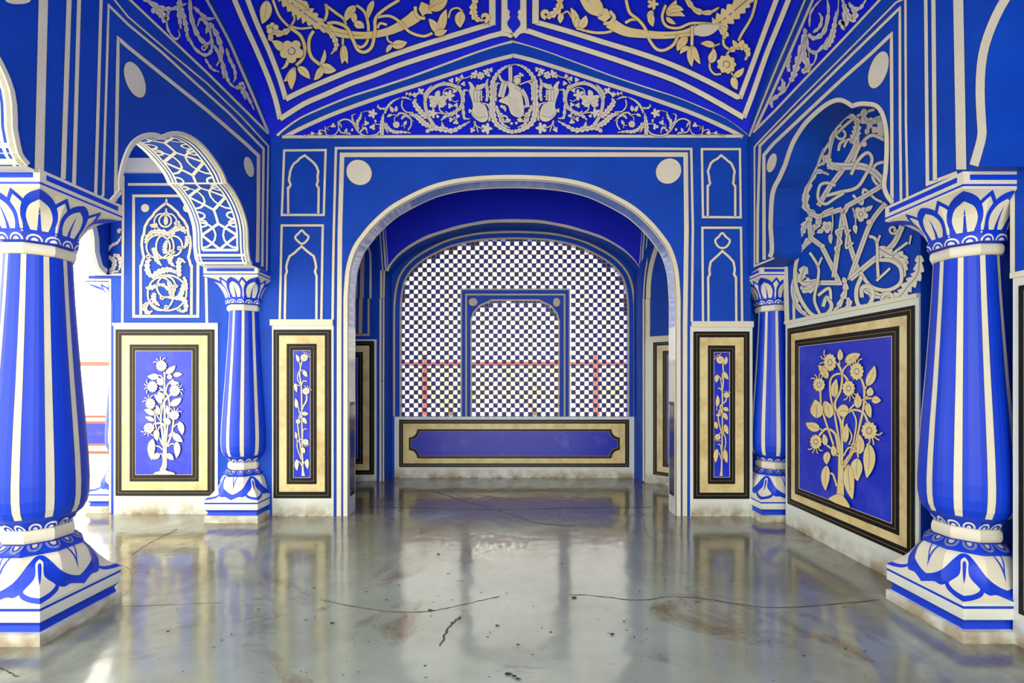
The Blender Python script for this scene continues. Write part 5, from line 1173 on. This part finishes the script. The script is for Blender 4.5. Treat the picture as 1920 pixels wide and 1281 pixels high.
A.stroke([(510, 0), (507, 1300)], 32, 'cream', smooth=False); A.stroke([(556, 0), (553, 1300)], 22, 'cream', smooth=False); A.stroke([(330, 0), (330, 545), (60, 545)], 32, 'bargrey', smooth=False); A.stroke([(215, 0), (205, 535)], 55, 'bargrey', smooth=False); A.stroke([(130, 0), (125, 535)], 30, 'bargrey', smooth=False)
A.T = None; A.stroke([(713.5, 715), (713.5, 903)], 4, 'cream', smooth=False); A.stroke([(719, 715), (719, 902)], 2.6, 'cream', smooth=False)
A.build('painted_border', wal)
slab('dado_plaster', 600, 706.5, 636.5, 905, YS, .008, 'dado', wal)
panel('framed_panel', toYp(YS-.008), R([(630, 640, 702, 889.7), (633.5, 643.5, 698.5, 886), (639, 648.4, 693.2, 881.5), (650, 660.5, 681, 869.7), (654, 664.5, 677, 866), (660, 670.5, 671.5, 860)], YS), 'plain dark blue framed panel glimpsed inside the alcove on its left', 'field')
# right alcove wall details, on its slanting plane
nn = Vector((dirn[1], -dirn[0], 0)).normalized()
if nn.y > 0: nn = -nn
SAR = SP((PA[0], PA[1], 0), nn)
ln = math.hypot(*dirn); ux, uy = dirn[0]/ln, dirn[1]/ln
toR = lambda u, v, d: (PA[0]+ux*u+nn.x*d, PA[1]+uy*u+nn.y*d, v)
q = MB(); q.prism([[(0, 0), (1.0, 0), (1.0, 1.645), (0, 1.645)]], toR, .008, 0, 0, back=False); q.build('dado_plaster', ['dado'], war)
ur = lambda x: (Vector(SAR(x, 700)[0])-Vector((PA[0], PA[1], 0))).xy.dot(Vector((ux, uy)))
u0 = ur(1225.5); u1 = u0+.62
panel('framed_panel', toR2 := (lambda u, v, d: toR(u, v, d+.008)), [(u0+i, .105+i*.9, u1-i, 1.63-i*.9) for i in (0, .02, .045, .115, .14, .165)], 'plain dark blue framed panel glimpsed inside the alcove on its right', 'field')
A = Art(SAR, z0=.001).at(1150, 380, 7.12)
A.stroke([(630, 480), (560, 650), (505, 850), (475, 1050), (465, 1281), (465, 1700)], 60, 'cream', n=5); A.T = None; A.stroke([(1214, 560), (1214, 636), (1262, 633)], 9, 'cream', smooth=False)
A.build('painted_border', war)
A = Art(SY(5.60), z0=.001).at(1150, 380, 7.12)
A.stroke([(560, 430), (490, 620), (440, 850), (412, 1100), (405, 1281)], 18, 'cream')
A.T = None; A.stroke([(1206.5, 560), (1206.5, 902)], 3.4, 'cream', smooth=False)
A.build('painted_border', war)
# ------------------------------------------------------------------ outdoors
q = MB(); q.box((-30, 6.0, -.3), (30, 40, -.02)); q.box((-30, -14, -.3), (-3.9, 6.0, -.02)); q.box((-3.9, -14, -.3), (30, -1.6, -.02)); q.box((2.6, -1.6, -.3), (30, 6.0, -.02))
struct(q.build('ground', ['pave']))
root = empty('railing', (0, 8, -.02), 'red railing with posts seen small through the pierced window and left opening', 'railing')
box_obj('top_rail', (-9, 7.97, 1.425), (9, 8.03, 1.50), 'rail', root)
for px in (-4.4, -1.45, 1.40, 4.3): box_obj('post', (px-.05, 7.94, -.02), (px+.05, 8.06, 1.62), 'rail', root)
root = empty('parapet', (-6, 6.6, -.02), 'low pale parapet with a blue band and brown stripes beyond the left opening', 'parapet')
box_obj('wall_block', (-8.5, 6.6, -.02), (-4.6, 6.9, .70), 'pave', root)
for a, b_, m_ in ((779, 783, 'brown'), (790, 793, 'brown'), (794, 832, 'field2'), (833, 836, 'brown'), (846, 851, 'brown')):
    box_obj('painted_stripe', (-8.4, 6.585, zof(b_, 6.6)), (-4.62, 6.6, zof(a, 6.6)), m_, root)
# pale pavilion across the terrace
root = empty('pavilion', (-10.6, 12, -.02), 'washed out pale pavilion arch outside, beyond the left opening', 'building')
q = MB(); c = -10.2; Ph = [(c-1.6, 0), (c-1.6, 3.0)]+[(c-1.6*math.cos(math.pi*i/12), 3.0+1.5*math.sin(math.pi*i/12)) for i in range(1, 12)]+[(c+1.6, 3.0), (c+1.6, 0)]
q.prism([[(c-2.6, 0)]+Ph+[(c+2.3, 0), (c+2.3, 5.4), (c-2.6, 5.4)]], toY, 12, 12.5, 0); q.build('arched_wall', ['pave'], root)
box_obj('eave', (c-2.9, 11.7, 5.4), (c+2.6, 12.8, 5.55), 'pave', root)
# trees beyond the railing
def tree(x, y, h, r, lab, seed):
    rnd = random.Random(seed); root = empty('bushy_tree', (x, y, -.02), lab, 'tree', 'pale trees beyond the railing')
    q = MB(); n = 8
    for j, (z0, z1, ra, rb) in enumerate(((0, h*.3, .09, .07), (h*.3, h*.6, .07, .04))):
        for i in range(n):
            a, b_ = 2*math.pi*i/n, 2*math.pi*(i+1)/n; q.face([(x+ra*math.cos(a), y+ra*math.sin(a), z0-.02), (x+ra*math.cos(b_), y+ra*math.sin(b_), z0-.02), (x+rb*math.cos(b_), y+rb*math.sin(b_), z1), (x+rb*math.cos(a), y+rb*math.sin(a), z1)])
    q.build('trunk', ['bark'], root); q = MB()
    for _ in range(900):
        th, ph = rnd.uniform(0, 2*math.pi), math.acos(rnd.uniform(-1, 1)); rr = r*rnd.uniform(.55, 1.05)
        c = Vector((x+rr*math.sin(ph)*math.cos(th), y+rr*math.sin(ph)*math.sin(th), h*.62+rr*.62*math.cos(ph))); a = Vector((rnd.uniform(-1, 1), rnd.uniform(-1, 1), rnd.uniform(-1, 1))).normalized()*.13; b_ = a.cross(Vector((rnd.uniform(-1, 1), rnd.uniform(-1, 1), rnd.uniform(-1, 1)))).normalized()*.07
        q.face([c-a, c+b_, c+a, c-b_])
    q.build('foliage', ['leafg'], root)
tree(-1.6, 12.5, 1.7, 1.0, 'pale green bush low behind the left part of the pierced window', 3); tree(.6, 13.0, 1.9, 1.2, 'pale green bush low behind the middle of the pierced window', 4); tree(3.2, 12.5, 1.6, .9, 'pale green bush low behind the right part of the pierced window', 5)
# ------------------------------------------------------------------ floor cracks and specks
A = Art(SZ0, z0=.0006, dz=1e-5)
def crack(pts, w_, T): 
    A.T = T; rnd = random.Random(len(pts)*7+int(pts[0][0])); P = cat(pts, 10); P = [(x+rnd.uniform(-1, 1)*w_*.9, y+rnd.uniform(-1, 1)*w_*.5) for x, y in P]
    A.stroke([(x, y, w_*rnd.uniform(.4, 1.5)) for x, y in P], w_, 'crack', out=0, smooth=False, n=1)
T3 = (0, 900, 3.36); TF = (600, 900, 2.667)
crack([(832, 474), (880, 438), (960, 390), (1050, 345), (1120, 310)], 5, T3); crack([(740, 755), (800, 710), (830, 660), (810, 560), (700, 520)], 2, T3); crack([(0, 1185), (60, 1215), (120, 1245)], 8, T3); crack([(750, 798), (1000, 790), (1400, 775)], 2, T3)
crack([(0, 600), (200, 640), (400, 662), (560, 655), (700, 628), (900, 582)], 3, TF); crack([(1250, 575), (1380, 580), (1530, 600), (1650, 600), (1750, 585), (1920, 595)], 3.4, TF); crack([(1920, 595), (2300, 640), (2800, 600)], 3.4, TF)
crack([(580, 60), (700, 100), (860, 145), (1000, 190), (1100, 218), (1280, 232)], 2.4, TF); crack([(240, 135), (500, 140), (900, 148), (1300, 140), (1660, 138)], 2, TF); crack([(1620, 220), (1640, 280), (1680, 310), (1670, 400)], 2.4, TF); crack([(600, 830), (640, 740), (700, 690)], 10, TF)
A.build('floor_crack', floor)
A = Art(SZ0, z0=.0008, dz=1e-5); rnd = random.Random(12)
for _ in range(110):
    x, y = rnd.uniform(260, 1640), 980+300*rnd.random()**.8; r = rnd.uniform(.7, 1.6)*(y/1000); a0 = rnd.uniform(0, 6)
    A.blob(x, y, lambda a: (r*(1+.4*math.cos(a*2+a0))*1.5, r*.55*(1+.3*math.cos(a*3+a0))), 'debris', 0, 9)
for x, y, r in ((592, 373, 6), (550, 655, 9), (1270, 592, 10), (60, 720, 9), (990, 828, 7), (940, 975, 14), (970, 985, 10), (990, 1000, 9), (1210, 422, 5), (1520, 712, 6), (885, 732, 8), (1460, 775, 9)):
    A.blob(600+x/2.667, 900+y/2.667, lambda a: (r/2.667*1.3*(1+.3*math.cos(3*a)), r/2.667*.5), 'debris', 0, 12)
o = A.build('floor_speck', floor); o['kind'] = 'stuff'
